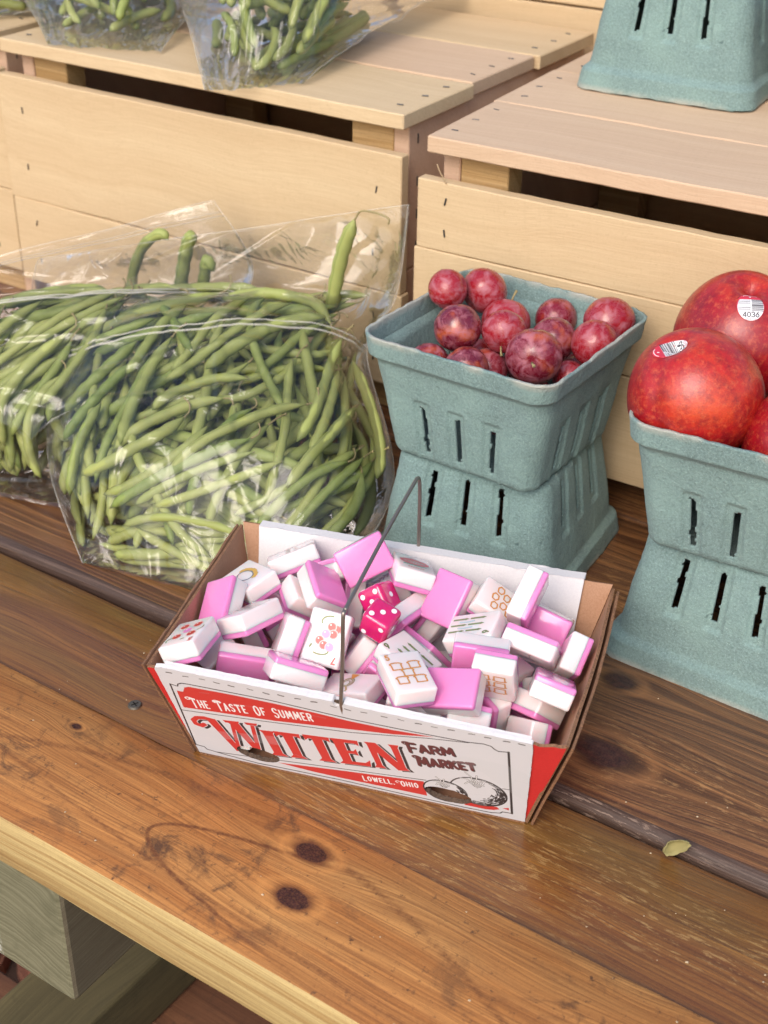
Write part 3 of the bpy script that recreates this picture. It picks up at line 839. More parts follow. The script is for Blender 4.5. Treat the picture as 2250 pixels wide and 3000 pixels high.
def film_mat():
    m = bpy.data.materials.new('clear_film')
    m.use_nodes = True
    t = NT.__new__(NT); t.m = m; t.t = m.node_tree
    out = t.t.nodes['Material Output']; t.t.nodes.remove(t.t.nodes['Principled BSDF'])
    c = t.coord()
    n1 = t.noise(c, 16.0, 1.0, .5, .8); n2 = t.noise(c, 60.0, 2.0, .5, .6)
    rid = t.m_('ABSOLUTE', t.m_('SUBTRACT', t.noise(c, 34.0, 2.0, .5, 1.5), .5))
    h = t.m_('ADD', t.m_('ADD', n1, t.m_('MULTIPLY', n2, .03)), t.m_('MULTIPLY', rid, -.55))
    nb = t.bump(h, .38, .007)
    tr = t.n('BsdfTransparent'); tr.inputs[0].default_value = (.97, .97, .96, 1)
    gl = t.n('BsdfGlossy'); gl.inputs['Roughness'].default_value = .035; t.put(gl.inputs['Normal'], nb); gl.inputs['Color'].default_value = (1, 1, 1, 1)
    df = t.n('BsdfDiffuse'); df.inputs[0].default_value = (.8, .78, .74, 1); t.put(df.inputs['Normal'], nb)
    lw = t.n('Fresnel'); lw.inputs[0].default_value = 1.5; t.put(lw.inputs['Normal'], nb)
    fac = t.rng(lw.outputs[0], .035, .7, .035, .60)
    m1 = t.n('MixShader'); t.put(m1.inputs[0], fac); t.put(m1.inputs[1], tr.outputs[0]); t.put(m1.inputs[2], gl.outputs[0])
    lw2 = t.n('LayerWeight'); lw2.inputs[0].default_value = .28
    milky = t.rng(lw2.outputs['Facing'], .35, 1.0, .004, .15)
    milky = t.m_('ADD', milky, t.rng(rid, .0, .008, .06, 0.0))
    m2 = t.n('MixShader'); t.put(m2.inputs[0], milky); t.put(m2.inputs[1], m1.outputs[0]); t.put(m2.inputs[2], df.outputs[0])
    t.t.links.new(m2.outputs[0], out.inputs[0])
    return m
def ridge_mat():
    m = bpy.data.materials.new('zip_plastic')
    m.use_nodes = True
    t = NT.__new__(NT); t.m = m; t.t = m.node_tree
    out = t.t.nodes['Material Output']; p = t.t.nodes['Principled BSDF']
    p.inputs['Base Color'].default_value = (.8, .77, .70, 1); p.inputs['Roughness'].default_value = .2
    tr = t.n('BsdfTransparent')
    mx = t.n('MixShader'); mx.inputs[0].default_value = .26
    t.put(mx.inputs[1], tr.outputs[0]); t.put(mx.inputs[2], p.outputs[0])
    t.t.links.new(mx.outputs[0], out.inputs[0])
    return m

def plum_mat():
    t = NT('plum_skin')
    c = t.coord(); r = t.rand()
    n = t.noise(c, 2.2, 5.0, .68, .6); n2 = t.noise(c, 1.3, 2.0)
    a = t.mix(r, (.36, .014, .022), (.14, .008, .022))
    a = t.mix(t.m_('MULTIPLY', t.rng(n2, .50, .72), t.rng(r, .2, .9, .1, .8)), a, (.58, .12, .03))
    a = t.mix(t.rng(n, .46, .64, 0, .72), a, (.46, .17, .21))
    a = t.mix(t.rng(t.noise(c, 30.0, 1.0), .70, .74, 0, .5), a, (.6, .35, .25))
    return t.set(color=a, rough=t.rng(n, .4, .62, .20, .55), sss=.08, sss_r=(1, .2, .1), sss_scale=.003, coat=t.rng(n, .42, .58, .6, .0), coat_rough=.14).m
def nectarine_mat():
    t = NT('nectarine_skin')
    c = t.coord(); r = t.rand()
    x, y, z = t.sep(c)
    n = t.noise(c, 26.0, 5.0, .65); n2 = t.noise(c, 300.0, 4.0, .75); n3 = t.noise(c, 110.0, 4.0, .7)
    lat = t.m_('MULTIPLY', t.m_('ADD', x, t.m_('MULTIPLY', z, .8)), 18.0)
    f = t.rng(t.m_('ADD', t.m_('MULTIPLY', n, .7), t.m_('MULTIPLY', lat, .35)), .25, .72)
    a = t.mix(f, (.33, .006, .012), (.52, .020, .012))
    warm = t.m_('MULTIPLY', t.rng(n, .46, .72), t.rng(lat, -.1, .55))
    a = t.mix(t.m_('MULTIPLY', warm, .75), a, (.70, .11, .02))
    a = t.mix(t.m_('MULTIPLY', t.rng(n3, .42, .64), .72), a, (.20, .005, .012))
    a = t.mix(t.rng(n2, .50, .68, 0, .45), a, (.66, .13, .05))
    h = t.m_('ADD', t.m_('MULTIPLY', n2, .5), t.m_('MULTIPLY', n3, .5))
    return t.set(color=a, rough=.36, normal=t.bump(h, .4, .0010), sss=.04, sss_r=(1, .2, .1), sss_scale=.004, coat=.25, coat_rough=.22).m

def cardboard(name, base, dark, rough=.85):
    t = NT(name)
    c = t.coord()
    n = t.noise(c, 900.0, 3.0, .7); n2 = t.noise(c, 30.0, 3.0)
    col = t.mix(t.rng(n, .3, .7), dark, base)
    col = t.mix(t.rng(n2, .4, .7, 0, .3), col, base)
    return t.set(color=col, rough=rough, normal=t.bump(t.m_('ADD', n, n2), .2, .0006), spec=.25).m

M_PULP = pulp_mat()
M_TW, M_TP, M_DICE = tile_white(), tile_pink(), dice_mat()
M_BEAN, M_FILM, M_ZIP = bean_mat(), film_mat(), ridge_mat()
M_PLUM, M_NECT = plum_mat(), nectarine_mat()
M_PIP = plain('pip_white', (.86, .84, .84), .3)
M_KRAFT = cardboard('brown_card', (.47, .27, .165), (.37, .20, .115))
M_EDGE = cardboard('card_edge', (.33, .17, .09), (.10, .05, .03))
M_WHITE = cardboard('white_card', (.71, .68, .67), (.64, .61, .61), .6)
M_RED = cardboard('red_card', (.62, .035, .035), (.55, .03, .03), .4)
M_WIRE = plain('wire_steel', (.33, .28, .24), .36, metal=.85)
M_STAPLE = plain('staple_steel', (.10, .10, .10), .45, metal=.8)
M_SCREW = plain('screw_steel', (.16, .14, .11), .5, metal=.7)
M_STEM = plain('dry_stem', (.33, .27, .12), .7)
M_LEAF = NT('dry_leaf').set(color=(.29, .25, .10), rough=.85).m

# ------------------------------------------------------------------ the ground and the table
DIR = R(-33.9)
EX = Vector((math.cos(DIR), math.sin(DIR), 0)); EN = Vector((-math.sin(DIR), math.cos(DIR), 0))
def offs(x, y): return Vector((x, y, 0)).dot(EN)
def along(x, y): return Vector((x, y, 0)).dot(EX)

M_GROUND = NT('dark_earth')
M_GROUND.set(color=M_GROUND.mix(M_GROUND.noise(M_GROUND.coord(), 9.0, 4.0), (.05, .03, .025), (.12, .07, .05)), rough=.9)
g = obj('ground', box_mesh(-6, 6, -3, 9, -.66, -.60), M_GROUND.m)
tag(g, kind='structure')
M_PAVER = cardboard('paver_red', (.30, .13, .08), (.19, .07, .045), .8)
pv_me = None
pav = None
for i in range(9):
    for j in range(6):
        bmx = bmesh.new()
        bmesh.ops.create_cone(bmx, cap_ends=True, segments=24, radius1=.062, radius2=.058, depth=.04)
        if pv_me is None:
            bmesh.ops.bevel(bmx, geom=[e for e in bmx.edges if abs(e.verts[0].co.z - e.verts[1].co.z) < 1e-5], offset=.006, segments=2, affect='EDGES')
            pv_me = bm_mesh(bmx, smooth=False)
        else:
            bmx.free()
        o = obj('paver', pv_me, M_PAVER, parent=g)
        o.location = (-.62 + i * .128 + (j % 2) * .064, .40 + j * .115, -.598 + .004 * ((i * 5 + j * 3) % 4))
        o.scale = (1, 1, 1)

# knots in plank coordinates: x along the plank from its left end, y from its front edge
XL = -1.15
ex_ = lambda x, y: along(x, y) - XL
p1y = .3440
K1 = [(ex_(-.035, .525), offs(-.035, .525) - p1y, .044, .017, .0098), (ex_(-.043, .4945), offs(-.043, .4945) - p1y, .045, .016, .0100),
      (ex_(-.173, .6216), offs(-.173, .6216) - p1y, .018, .007, .0032)]
K3 = [(ex_(.124, .604), offs(.124, .604) - .5300, .075, .030, .017), (ex_(.141, .669), offs(.141, .669) - .5300, .050, .016, .010)]
M_P1 = wood('plank_orange', (.66, .295, .085), (.42, .155, .038), (.14, .050, .020), knots=K1, vees=[(.7489, .0389, .100, .0017)], arcs=[(.787, .079, -1.37, .0030), (1.0, .010, .22, .0018)], rough=.5, coat=.04, blotch=1.0, blotch_col=(.105, .050, .026), contrast=1.15, dens=85, bump=.6, fine=1.2, tone2=(.70, .38, .125), spec=.25)
M_RAW = wood('raw_pine', (.66, .50, .22), (.36, .20, .062), (.22, .12, .045), rough=.6, dens=190, contrast=2.3, blotch=.25, blotch_col=(.3, .2, .09), waves=.002, bump=.3)
M_P2 = wood('plank_amber', (.36, .155, .034), (.19, .066, .016), (.075, .028, .010), arcs=[(.9, .030, .12, .0008), (.8, .055, -.1, .0007), (1.1, .045, .2, .0009)], rough=.30, coat=.5, wear=.55, wear_col=(.47, .29, .105), dens=110, blotch=.12, tone2=(.25, .14, .036), bump=.3, fine=1.4)
M_P3 = wood('plank_brown', (.37, .165, .060), (.125, .050, .022), (.045, .018, .011), knots=K3, rough=.34, coat=.45, wear=.5, wear_col=(.46, .25, .10), dens=230, contrast=1.9, waves=.002, bump=.6, fine=1.4)
M_PEDGE = wood('plank_grey_edge', (.145, .088, .062), (.070, .038, .026), (.035, .02, .015), rough=.55, coat=.12, dens=140, contrast=1.8, wear=1.0, wear_col=(.30, .21, .155), bump=1.0, fine=1.5)

table = thing('market_table', 'long slatted wooden market table of stained planks under the produce', 'table')
def plank(y0, y1, z1, th, mats, bev=.004, seg=2, wob=.0009, seed=1, side=None):
    me = box_mesh(0, 2.3, 0, y1 - y0, -th, 0, bev, seg, wob, 90, seed)
    for m in mats: me.materials.append(m)
    if len(mats) > 1:
        for p in me.polygons:
            if p.normal.y < -.75 or (side and p.center.y < side): p.material_index = 1
    for p in me.polygons: p.use_smooth = abs(p.normal.x) < .5 and th < 1
    o = obj('plank', me, parent=table)
    P = EX * XL + EN * y0
    o.location = (P.x, P.y, z1)
    o.rotation_euler = (0, 0, DIR)
    return o
def autosmooth(o, ang=40):
    me = o.data
    for p in me.polygons: p.use_smooth = True
    try:
        me.set_sharp_from_angle(angle=R(ang))
    except Exception:
        pass
pl = [plank(p1y, .4372, .0045, .038, [M_P1, M_RAW], .0035, 2, .0010, 1),
      plank(.4385, .5265, 0.0, .038, [M_P2], .005, 2, .0005, 2),
      plank(.5300, .6660, .0050, .038, [M_P3, M_PEDGE], .0060, 4, .0008, 3, side=.0055),
      plank(.6690, .8060, .0030, .038, [M_P3], .004, 2, .0005, 4),
      plank(.8090, .9460, .0030, .038, [M_P3], .004, 2, .0005, 5),
      plank(.9490, 1.086, .0030, .038, [M_P3], .004, 2, .0005, 6),
      plank(1.089, 1.226, .0030, .038, [M_P3], .004, 2, .0005, 7),
      plank(1.229, 1.366, .0030, .038, [M_P3], .004, 2, .0005, 8)]
pl[2].location.z = .0040
for o in pl: autosmooth(o, 35)
M_JOIST = wood('joist_green', (.27, .235, .15), (.17, .135, .085), (.09, .07, .045), rough=.75, dens=55, contrast=1.2, blotch=.35, blotch_col=(.10, .09, .05))
M_BEAM = wood('beam_olive', (.17, .135, .06), (.10, .08, .035), (.05, .04, .02), rough=.8, dens=55, blotch=.4, blotch_col=(.06, .05, .025))
M_JEND = NT('joist_end_grain')
_x, _y, _z = M_JEND.sep(M_JEND.coord())
_r = M_JEND.m_('SQRT', M_JEND.m_('ADD', M_JEND.m_('POWER', M_JEND.m_('SUBTRACT', _y, .05), 2.0), M_JEND.m_('POWER', M_JEND.m_('SUBTRACT', _z, -.16), 2.0)))
_w = M_JEND.noise(M_JEND.xyz(M_JEND.m_('MULTIPLY', M_JEND.m_('ADD', _r, M_JEND.m_('MULTIPLY', M_JEND.noise(M_JEND.coord(), 30.0, 3.0), .012)), 330.0), 0.0, 0.0), 1.0, 1.0)
_c = M_JEND.mix(M_JEND.rng(_w, .4, .62), (.135, .125, .070), (.20, .185, .11))
_c = M_JEND.mix(M_JEND.rng(M_JEND.noise(M_JEND.coord(), 60.0, 4.0), .5, .7, 0, .5), _c, (.10, .095, .05))
_pw = M_JEND.m_('MULTIPLY', M_JEND.rng(M_JEND.m_('ABSOLUTE', M_JEND.m_('SUBTRACT', _y, .062)), .002, .006, 1, 0), M_JEND.rng(M_JEND.noise(M_JEND.coord(), 350.0, 3.0), .45, .6))
_c = M_JEND.mix(M_JEND.m_('MULTIPLY', _pw, .8), _c, (.72, .72, .68))
M_JEND.set(color=_c, rough=.8, normal=M_JEND.bump(_w, .35, .001))
def joist(s_right, y0, wid, z1, h, length, name='joist', mat=None, parent=table):
    me = box_mesh(0, length, 0, wid, -h, 0, .003, 2, .0006, 12, int(s_right * 50))
    me.materials.append(mat or M_JOIST); me.materials.append(M_JEND.m)
    for p in me.polygons:
        if abs(p.normal.x) > .9: p.material_index = 1
    o = obj(name, me, parent=parent)
    P = EX * s_right + EN * y0
    o.location = (P.x, P.y, z1)
    o.rotation_euler = (0, 0, DIR + R(90))
    return o
sr = along(-.1714, .5329)
joist(sr, offs(-.1714, .5329) + .002, .089, -.0345, .089, .9)
joist(sr + .90, offs(-.1714, .5329) + .002, .089, -.0345, .089, .9)
pal = thing('wooden_pallet', 'weathered brown pallet of slats and olive timbers lying below the table', 'pallet', (0, 0, 0))
for s, z in ((sr + .155, -.30), (sr + .290, -.305), (sr - .10, -.305)):
    joist(s, .30, .070, z, .06, 1.3, 'pallet_beam', M_BEAM, pal)
M_SL = wood('slat_redbrown', (.26, .115, .055), (.15, .062, .032), (.07, .03, .02), rough=.7, dens=80, blotch=.5, blotch_col=(.05, .03, .02))
for k in range(9):
    if k in (2, 5): continue
    o = obj('slat', box_mesh(0, 1.7, 0, .088, -.018, 0, .002, 1, .001, 20, k), M_SL, parent=pal)
    P = EX * (XL + .2) + EN * (.38 + k * .118)
    o.location = (P.x, P.y, -.366); o.rotation_euler = (0, 0, DIR)
# screw head and a curled leaf on the planks
sc_ = thing('screw', 'weathered cross head screw sunk in the amber plank left of the box', 'screw', (-.1439, .6458, .0006), (0, 0, .6))
bmx = bmesh.new(); bmesh.ops.create_cone(bmx, cap_ends=True, segments=24, radius1=.0042, radius2=.0036, depth=.0012)
obj('screw_head', bm_mesh(bmx), M_SCREW, parent=sc_)
M_HOLE = plain('slot_dark', (.01, .008, .006), .9)
for a in (0, R(90)):
    obj('cross_slot', box_mesh(-.0022, .0022, -.0004, .0004, .0004, .00075), M_HOLE, parent=sc_, rot=(0, 0, a))
vs, fs = [], []
for i in range(9):
    for j in range(7):
        u, v = i / 8, j / 6 * 2 - 1
        w = .0062 * math.sin(math.pi * min(1, u * .92 + .04)) ** .7
        vs.append(((u * .021 - .0105) * .60, v * w * .66, .0045 * v * v + .013 * max(0, u - .35) ** 1.3 + .0006 * math.sin(u * 17 + v * 4)))
for i in range(8):
    for j in range(6):
        a = i * 7 + j; fs.append((a, a + 7, a + 8, a + 1))
me = bpy.data.meshes.new('leaf'); me.from_pydata(vs, [], fs)
lf = obj('dry_leaf', me, M_LEAF, loc=(.1500, .5345, .0045), rot=(R(62), R(-30), R(25)), smooth=True)
tag(lf, 'small curled dry yellow leaf caught in the groove between two planks', 'leaf')
md = lf.modifiers.new('thick', 'SOLIDIFY'); md.thickness = .0003

# ------------------------------------------------------------------ wooden crates
M_CR = [wood('crate_wood_%d' % k, l, d, s, rough=.78, dens=70, contrast=.6, waves=.007, fine=.5, bump=.45, vary=.12, saw=.22) for k, (l, d, s) in enumerate((
    ((.70, .535, .325), (.62, .45, .26), (.43, .29, .155)), ((.70, .515, .345), (.62, .43, .28), (.43, .28, .17)),
    ((.58, .35, .17), (.45, .25, .11), (.26, .14, .06)), ((.74, .52, .36), (.64, .42, .28), (.44, .26, .16))))]
M_OAK = wood('post_wood', (.70, .47, .22), (.50, .31, .12), (.28, .16, .06), rough=.7, dens=260, contrast=1.6, waves=.001, bump=.4)
stp_me = box_mesh(-.0045, .0045, -.0007, .0007, 0, .0009, .0003, 1)
stp_me.materials.append(M_STAPLE)
def crate(name, label, corner, ang, L=.335, Dp=.305, H=.2473, slat_len=None, th=.0115, overh=.004, front=((.1115, .2175), (.0345, .1108)), staples=True, group='wooden crates', top_gap=.003, tilt=0.0, dens=1):
    """corner = right front corner of the top slats when ang's x axis points right; local origin left/front... x to the right, y away"""
    c = thing(name, label, 'crate', (corner[0], corner[1], 0), (0, 0, ang), group)
    k = random.Random(int(corner[0] * 1000))
    # end panels (solid boards) and their posts
    for x0 in (overh, L - overh - .013):
        for q, (z0, z1) in enumerate(((.124, H - th), (.003, .1225))):
            obj('end_panel', box_mesh(x0, x0 + .013, .014, Dp - .006, z0, z1, .0008, 1, .0004, 0, k.randint(0, 99)), M_CR[3], parent=c)
    for x0, x1 in ((overh + .0135, overh + .050), (L - overh - .050, L - overh - .0135)):
        for y0 in (.0145, Dp - .04):
            obj('corner_post', box_mesh(x0, x1, y0, y0 + .022, .003, H - th - .0006, .0008, 1), M_OAK, parent=c)
    # top slats
    n = 3
    wd = (Dp - 2 * top_gap) / n
    for i in range(n):
        dx = k.uniform(-.003, .003)
        obj('top_slat', box_mesh(-.002 + dx, L + .002 + dx, i * (wd + top_gap) - .004, i * (wd + top_gap) + wd - .004, H - th, H - k.uniform(0, .0006), .0009, 1, .0008, 24, k.randint(0, 99)), M_CR[i % 2 if tilt == 0 else 1], parent=c)
        if staples:
            for xx in (.012, L - .012):
                for yy in (.2, .5, .8):
                    o = obj('staple', stp_me, parent=c)
                    o.location = (xx + k.uniform(-.002, .002), i * (wd + top_gap) + wd * yy - .004, H - .0004)
                    o.rotation_euler = (0, 0, k.uniform(-.4, .4)); o.scale = (.55, .7, 1)
    # front slats nailed on the face
    for i in range(len(front)):
        z0, z1 = front[i]
        dx = k.uniform(-.0015, .0015)
        obj('front_slat', box_mesh(-.006 + dx, L + .004 + dx, -.0065, .0035 + .0008 * (i % 2), max(z0, .0035), z1, .0008, 1, .0007, 24, k.randint(0, 99)), M_CR[0], parent=c)
        if staples:
            for xx in (.018, L - .020):
                for zz in (.28, .74):
                    o = obj('staple', stp_me, parent=c)
                    o.location = (xx + k.uniform(-.003, .003), -.0064, z0 + (z1 - z0) * zz)
                    o.rotation_euler = (R(90), R(90 + k.uniform(-20, 20)), 0); o.scale = (.6, .8, 1)
    # side staples
    if staples:
        for x_, sgn in ((overh - .0002, -1), (L - overh + .0002, 1)):
            for zz in (.222, .19, .165, .14, .10, .06):
                o = obj('staple', stp_me, parent=c)
                o.location = (x_, .026, zz); o.rotation_euler = (0, R(90 * sgn), 0); o.scale = (.8, .8, .8)
    for i in range(3):
        z1 = .215 - i * .07
        obj('back_slat', box_mesh(0, L, Dp - .006, Dp + .004, z1 - .06, z1, .0008, 1, .0004, 10), M_CR[2], parent=c)
    return c
a1 = R(-32.6)
LL = .3945
def cpos(right_front, ang, L):   # position of the left front corner
    return (right_front[0] - math.cos(ang) * L, right_front[1] - math.sin(ang) * L)
crate('wooden_crate', 'pale slatted wooden crate behind the big bag of beans, under the bags on its lid', cpos((.0107, 1.0004), a1, LL), a1, LL)
a2 = R(-30.9)
crate('wooden_crate', 'pinkish wooden crate behind the plum basket, under the upturned basket', (.0277, .9513), a2, .3945, tilt=1, front=((.1684, .2175), (.1108, .1680), (.0285, .1095)))
crate('wooden_crate', 'wooden crate at the far left edge, beside the crate of bean bags', cpos((-.3345, 1.232), a1, LL), a1, LL)
a3 = R(-32.0)
# the crates of the row behind stand on a shelf, one course higher
def backrow(x, y, label):
    o = crate('wooden_crate', label, (x, y), a3, .3945, H=.33, front=((.2620, .3160), (.2000, .2600), (.1300, .1985), (.0500, .1285)))
    return o
p0 = Vector((.1743, 1.2583, 0)); e3 = Vector((math.cos(a3), math.sin(a3), 0)); n3 = Vector((-math.sin(a3), math.cos(a3), 0))
for k, (s, lb) in enumerate(((-.62, 'tall crate in the row behind, at the top left behind the bean bags'), (-.20, 'tall crate in the row behind, above the lid of the left crate'), (.215, 'tall crate in the row behind, hidden behind the upturned basket'))):
    q = p0 + e3 * s + n3 * .022
    backrow(q.x, q.y, lb)
# splinters on the crate
sp = obj('wood_splinter', tube_mesh(smooth_path([(.040, .9375, .2165), (.0375, .9355, .2215), (.0345, .9345, .2275), (.0330, .9345, .2315)]), .0004, 6), M_CR[0])
tag(sp, 'thin curled wood splinter standing at the corner of the right crate', 'splinter')
# ------------------------------------------------------------------ pulp baskets
BH, BT, BB, BR = .0831, .0678, .0520, .012
def basket_mesh():
    """upright basket, rim at z = BH; slots low on each wall; walls as a fine grid, thickened later"""
    rows = [(-1, 0)]
    NC, NR = 440, 84
    def rsq(a, half, r):
        """rounded square, a in 0..4 (side, position)"""
        side = int(a) % 4; t = a - int(a)
        L = half - r
        arcL = math.pi * r / 2; tot = 2 * L + arcL
        d = t * tot
        if d < 2 * L: p = Vector((-L + d, -half, 0)); n = Vector((0, -1, 0))
        else:
            q = (d - 2 * L) / r
            p = Vector((L + r * math.sin(q), -L - r * math.cos(q), 0)); n = Vector((math.sin(q), -math.cos(q), 0))
        rot = Matrix.Rotation(math.pi / 2 * side, 3, 'Z')
        return rot @ p, rot @ n
    slots = (-.024, 0.0, .024)
    vs, fs, keep = [], [], []
    def prof(v):     # v 0..1 -> half width, z
        z = v * BH
        h = BB + (BT - BB - .0035) * v
        lip = max(0, (z - .0655) / .0045)
        h += .0035 * min(1, lip) ** 1.5 if lip > 0 else 0
        return h, z
    NB = 5
    for j in range(NR + 1):
        v = j / NR
        h, z = prof(v)
        for i in range(NC):
            a = i / NC * 4
            p, n = rsq(a, h, BR + .003 * v)
            side = int(a) % 4
            # position along the wall
            loc = Matrix.Rotation(-math.pi / 2 * side, 3, 'Z') @ p
            s = loc.x
            d = 0.0
            flat = abs(loc.y + h) < 1e-5
            wob = noise.noise(Vector((p.x * 35, p.y * 35, z * 40)))
            wob2 = noise.noise(Vector((p.x * 260, p.y * 260, z * 260 + 9)))
            for sc in slots:
                ds = abs(s - sc * (.95 + .2 * v))
                if flat and z < .045 and ds < .0062:
                    e = min(1, (.0062 - ds) / .0016) * min(1, (.045 - z) / .002)
                    d = max(d, .0017 * e)
            if flat and z < .006: d += .0008 * (1 - z / .006) * (1 if all(abs(s - q) > .006 for q in slots) else -1)
            zz = z
            if j == 0: h0 = 1
            rad_in = 0.0
            if z < .005: rad_in = .7 * (.005 - math.sqrt(max(0, .005 ** 2 - (.005 - z) ** 2)))
            q = p - n * (d + rad_in) + n * (wob * .0010 * (.3 + v) + wob2 * .00022)
            if j == NR:
                zz += .0010 * noise.noise(Vector((p.x * 90, p.y * 90, 3))) + .0005 * wob2
            elif v > .8:
                zz += .0006 * wob * (v - .8) * 5
            vs.append((q.x, q.y, zz))
            keep.append((s, z, flat, v))
    def cut(i, j):
        s, z, flat, v = keep[j * NC + i]
        if not flat: return False
        for k, sc in enumerate(slots):
            c = sc * (.95 + .2 * v)
            rag = noise.noise(Vector((s * 120, z * 160, k * 7 + int(i / (NC / 4)) * 11))) * .0009
            hw = .0019 + rag
            if .0065 < z < .0385 + rag * 2:
                if abs(s - c) < hw * min(1, (z - .004) / .004) : return True
        return False
    for j in range(NR):
        for i in range(NC):
            if cut(i, j): continue
            i2 = (i + 1) % NC
            fs.append((j * NC + i, j * NC + i2, (j + 1) * NC + i2, (j + 1) * NC + i))
    # bottom
    base = len(vs)
    c0 = 0
    ring = list(range(NC))
    cpt = len(vs); vs.append((0, 0, .0015))
    mid = []
    for i in range(NC):
        p = Vector(vs[i]); mid.append(len(vs)); vs.append((p.x * .55, p.y * .55, .0012))
    for i in range(NC):
        i2 = (i + 1) % NC
        fs.append((i2, i, mid[i], mid[i2])); fs.append((mid[i2], mid[i], cpt))
    me = bpy.data.meshes.new('basket')
    me.from_pydata(vs, [], fs)
    bm = bmesh.new(); bm.from_mesh(me)
    bmesh.ops.delete(bm, geom=[v for v in bm.verts if not v.link_faces], context='VERTS')
    bm.to_mesh(me); bm.free()
    for p in me.polygons: p.use_smooth = True
    me.materials.append(M_PULP)
    return me
BMESH = basket_mesh()
def basket(label, x, y, z, ang, flip=False, tiltx=0.0, tilty=0.0):
    rot = Matrix.Rotation(ang, 4, 'Z') @ Matrix.Rotation(tiltx, 4, 'X') @ Matrix.Rotation(tilty, 4, 'Y')
    if flip: rot = rot @ Matrix.Rotation(math.pi, 4, 'X')
    o = obj('pulp_basket', BMESH)
    o.rotation_euler = rot.to_euler()
    o.location = (x, y, z + (BH if flip else 0))
    tag(o, label, 'basket', 'green pulp fruit baskets')
    m = o.modifiers.new('thick', 'SOLIDIFY'); m.thickness = .0021; m.offset = -1
    return o
basket('lower green pulp basket turned upside down under the plum basket', .0775, .8200, .0035, -.491, True)
basket('green pulp basket holding the small red plums, standing on an upturned one', .0753, .8126, .0875, -.5993, False)
basket('upturned green pulp basket under the basket of nectarines at the right edge', .2244, .7146, .0035, -.612, True)
basket('green pulp basket holding the big nectarines at the right edge', .2206, .7105, .0875, -.5229, False)
def rim_center(a, b, half):   # a,b = left and front corners of the rim in plan
    d = (Vector(b) - Vector(a)); L = d.length; d.normalize(); n = Vector((-d.y, d.x))
    return (Vector(a) + Vector(b)) / 2 + n * half, math.atan2(d.y, d.x)
ct, an_ = rim_center((.1385, 1.0667), (.2525, 1.0046), BT)
basket('upturned green pulp basket standing alone on the lid of the right crate', ct.x, ct.y, .2483, an_, True)
ct2 = ct + Vector((math.cos(an_), math.sin(an_))) * .142
basket('green pulp basket on the right crate lid, cut off by the right edge', ct2.x, ct2.y, .2483, an_ + .06, False)

# ------------------------------------------------------------------ plums
def plum_mesh(seed):
    bm = bmesh.new()
    bmesh.ops.create_icosphere(bm, subdivisions=4, radius=1.0)
    for v in bm.verts:
        p = v.co.copy()
        d = .06 * math.exp(-((p.x) / .10) ** 2) * (1 if p.y > 0 else 0) * (1 - abs(p.z))
        dim = .10 * math.exp(-((p.x ** 2 + p.y ** 2) / .05)) * (1 if p.z > 0 else .25)
        v.co = p * (1 - d - dim + .02 * noise.noise(p * 1.6 + Vector((seed * 5, 0, 0))))
        v.co.z *= (.97, .90, 1.06)[seed]
    return bm_mesh(bm, smooth=True)
PM = [plum_mesh(i) for i in range(3)]
for m_ in PM: m_.materials.append(M_PLUM)
PL = [((.0393, .8525, .1760), .0130, 'small bright red plum at the back left corner of the basket'),
      ((.0639, .8648, .1700), .0155, 'larger dark plum at the back left, behind the other plums'),
      ((.0444, .8113, .1675), .0148, 'dark bloomy plum in front of the two at the back left corner'),
      ((.0774, .8461, .1560), .0160, 'red plum with a short stem, behind the round bright plum in the middle'),
      ((.0730, .8073, .1670), .0142, 'bright orange red plum in the middle of the basket'),
      ((.1108, .8554, .1550), .0134, 'small dark plum in the back row, right of the middle'),
      ((.1043, .8120, .1600), .0144, 'red plum right of the middle, behind the big front plum'),
      ((.0893, .7784, .1640), .0172, 'biggest plum, dark and bloomy, at the front corner of the basket'),
      ((.1406, .8264, .1660), .0158, 'orange topped plum at the right corner of the basket'),
      ((.1279, .7983, .1640), .0145, 'dark red plum in front of the orange topped one at right'),
      ((.0271, .8040, .1480), .0125, 'plum half hidden behind the left part of the front rim'),
      ((.0497, .7915, .1490), .0140, 'plum half hidden behind the front rim, left of the biggest plum'),
      ((.0640, .8040, .1440), .0125, 'plum wedged low between the bright middle plum and the front rim'),
      ((.1133, .7900, .1460), .0100, 'small plum low behind the rim, right of the biggest plum')]
for k, (p, r_, lb) in enumerate(PL):
    o = obj('plum', PM[k % 3], loc=p, rot=(random.uniform(-2.4, 2.4), random.uniform(-1.2, 1.2), random.uniform(0, 6)))
    o.scale = (r_, r_, r_)
    tag(o, lb, 'plum', 'small plums in the green basket')
    if k in (3, 7, 4, 11):
        o.rotation_euler = {3: (R(-25), R(15), 0), 7: (R(80), 0, R(-10)), 4: (R(118), R(25), 0), 11: (R(60), R(-40), 0)}[k]
        s = obj('stem', tube_mesh([(0, 0, .86), (.03, .02, 1.1), (.10, .03, 1.35)], [.05, .035, .06], 6), M_STEM, parent=o)
for k, (px, py) in enumerate(((.020, .0), (-.018, -.01), (.0, .028), (.012, -.028), (-.03, .022), (.035, .03))):
    c_, s_ = math.cos(-.5993), math.sin(-.5993)
    o = obj('plum', PM[k % 3], loc=(.0753 + c_ * px - s_ * py, .8126 + s_ * px + c_ * py, .124 + .004 * (k % 3)), rot=(k, k * 2, 0))
    o.scale = (.0148,) * 3
    tag(o, 'plum in the bottom layer of the green basket, covered by the others', 'plum', 'covered plums in the bottom layer')

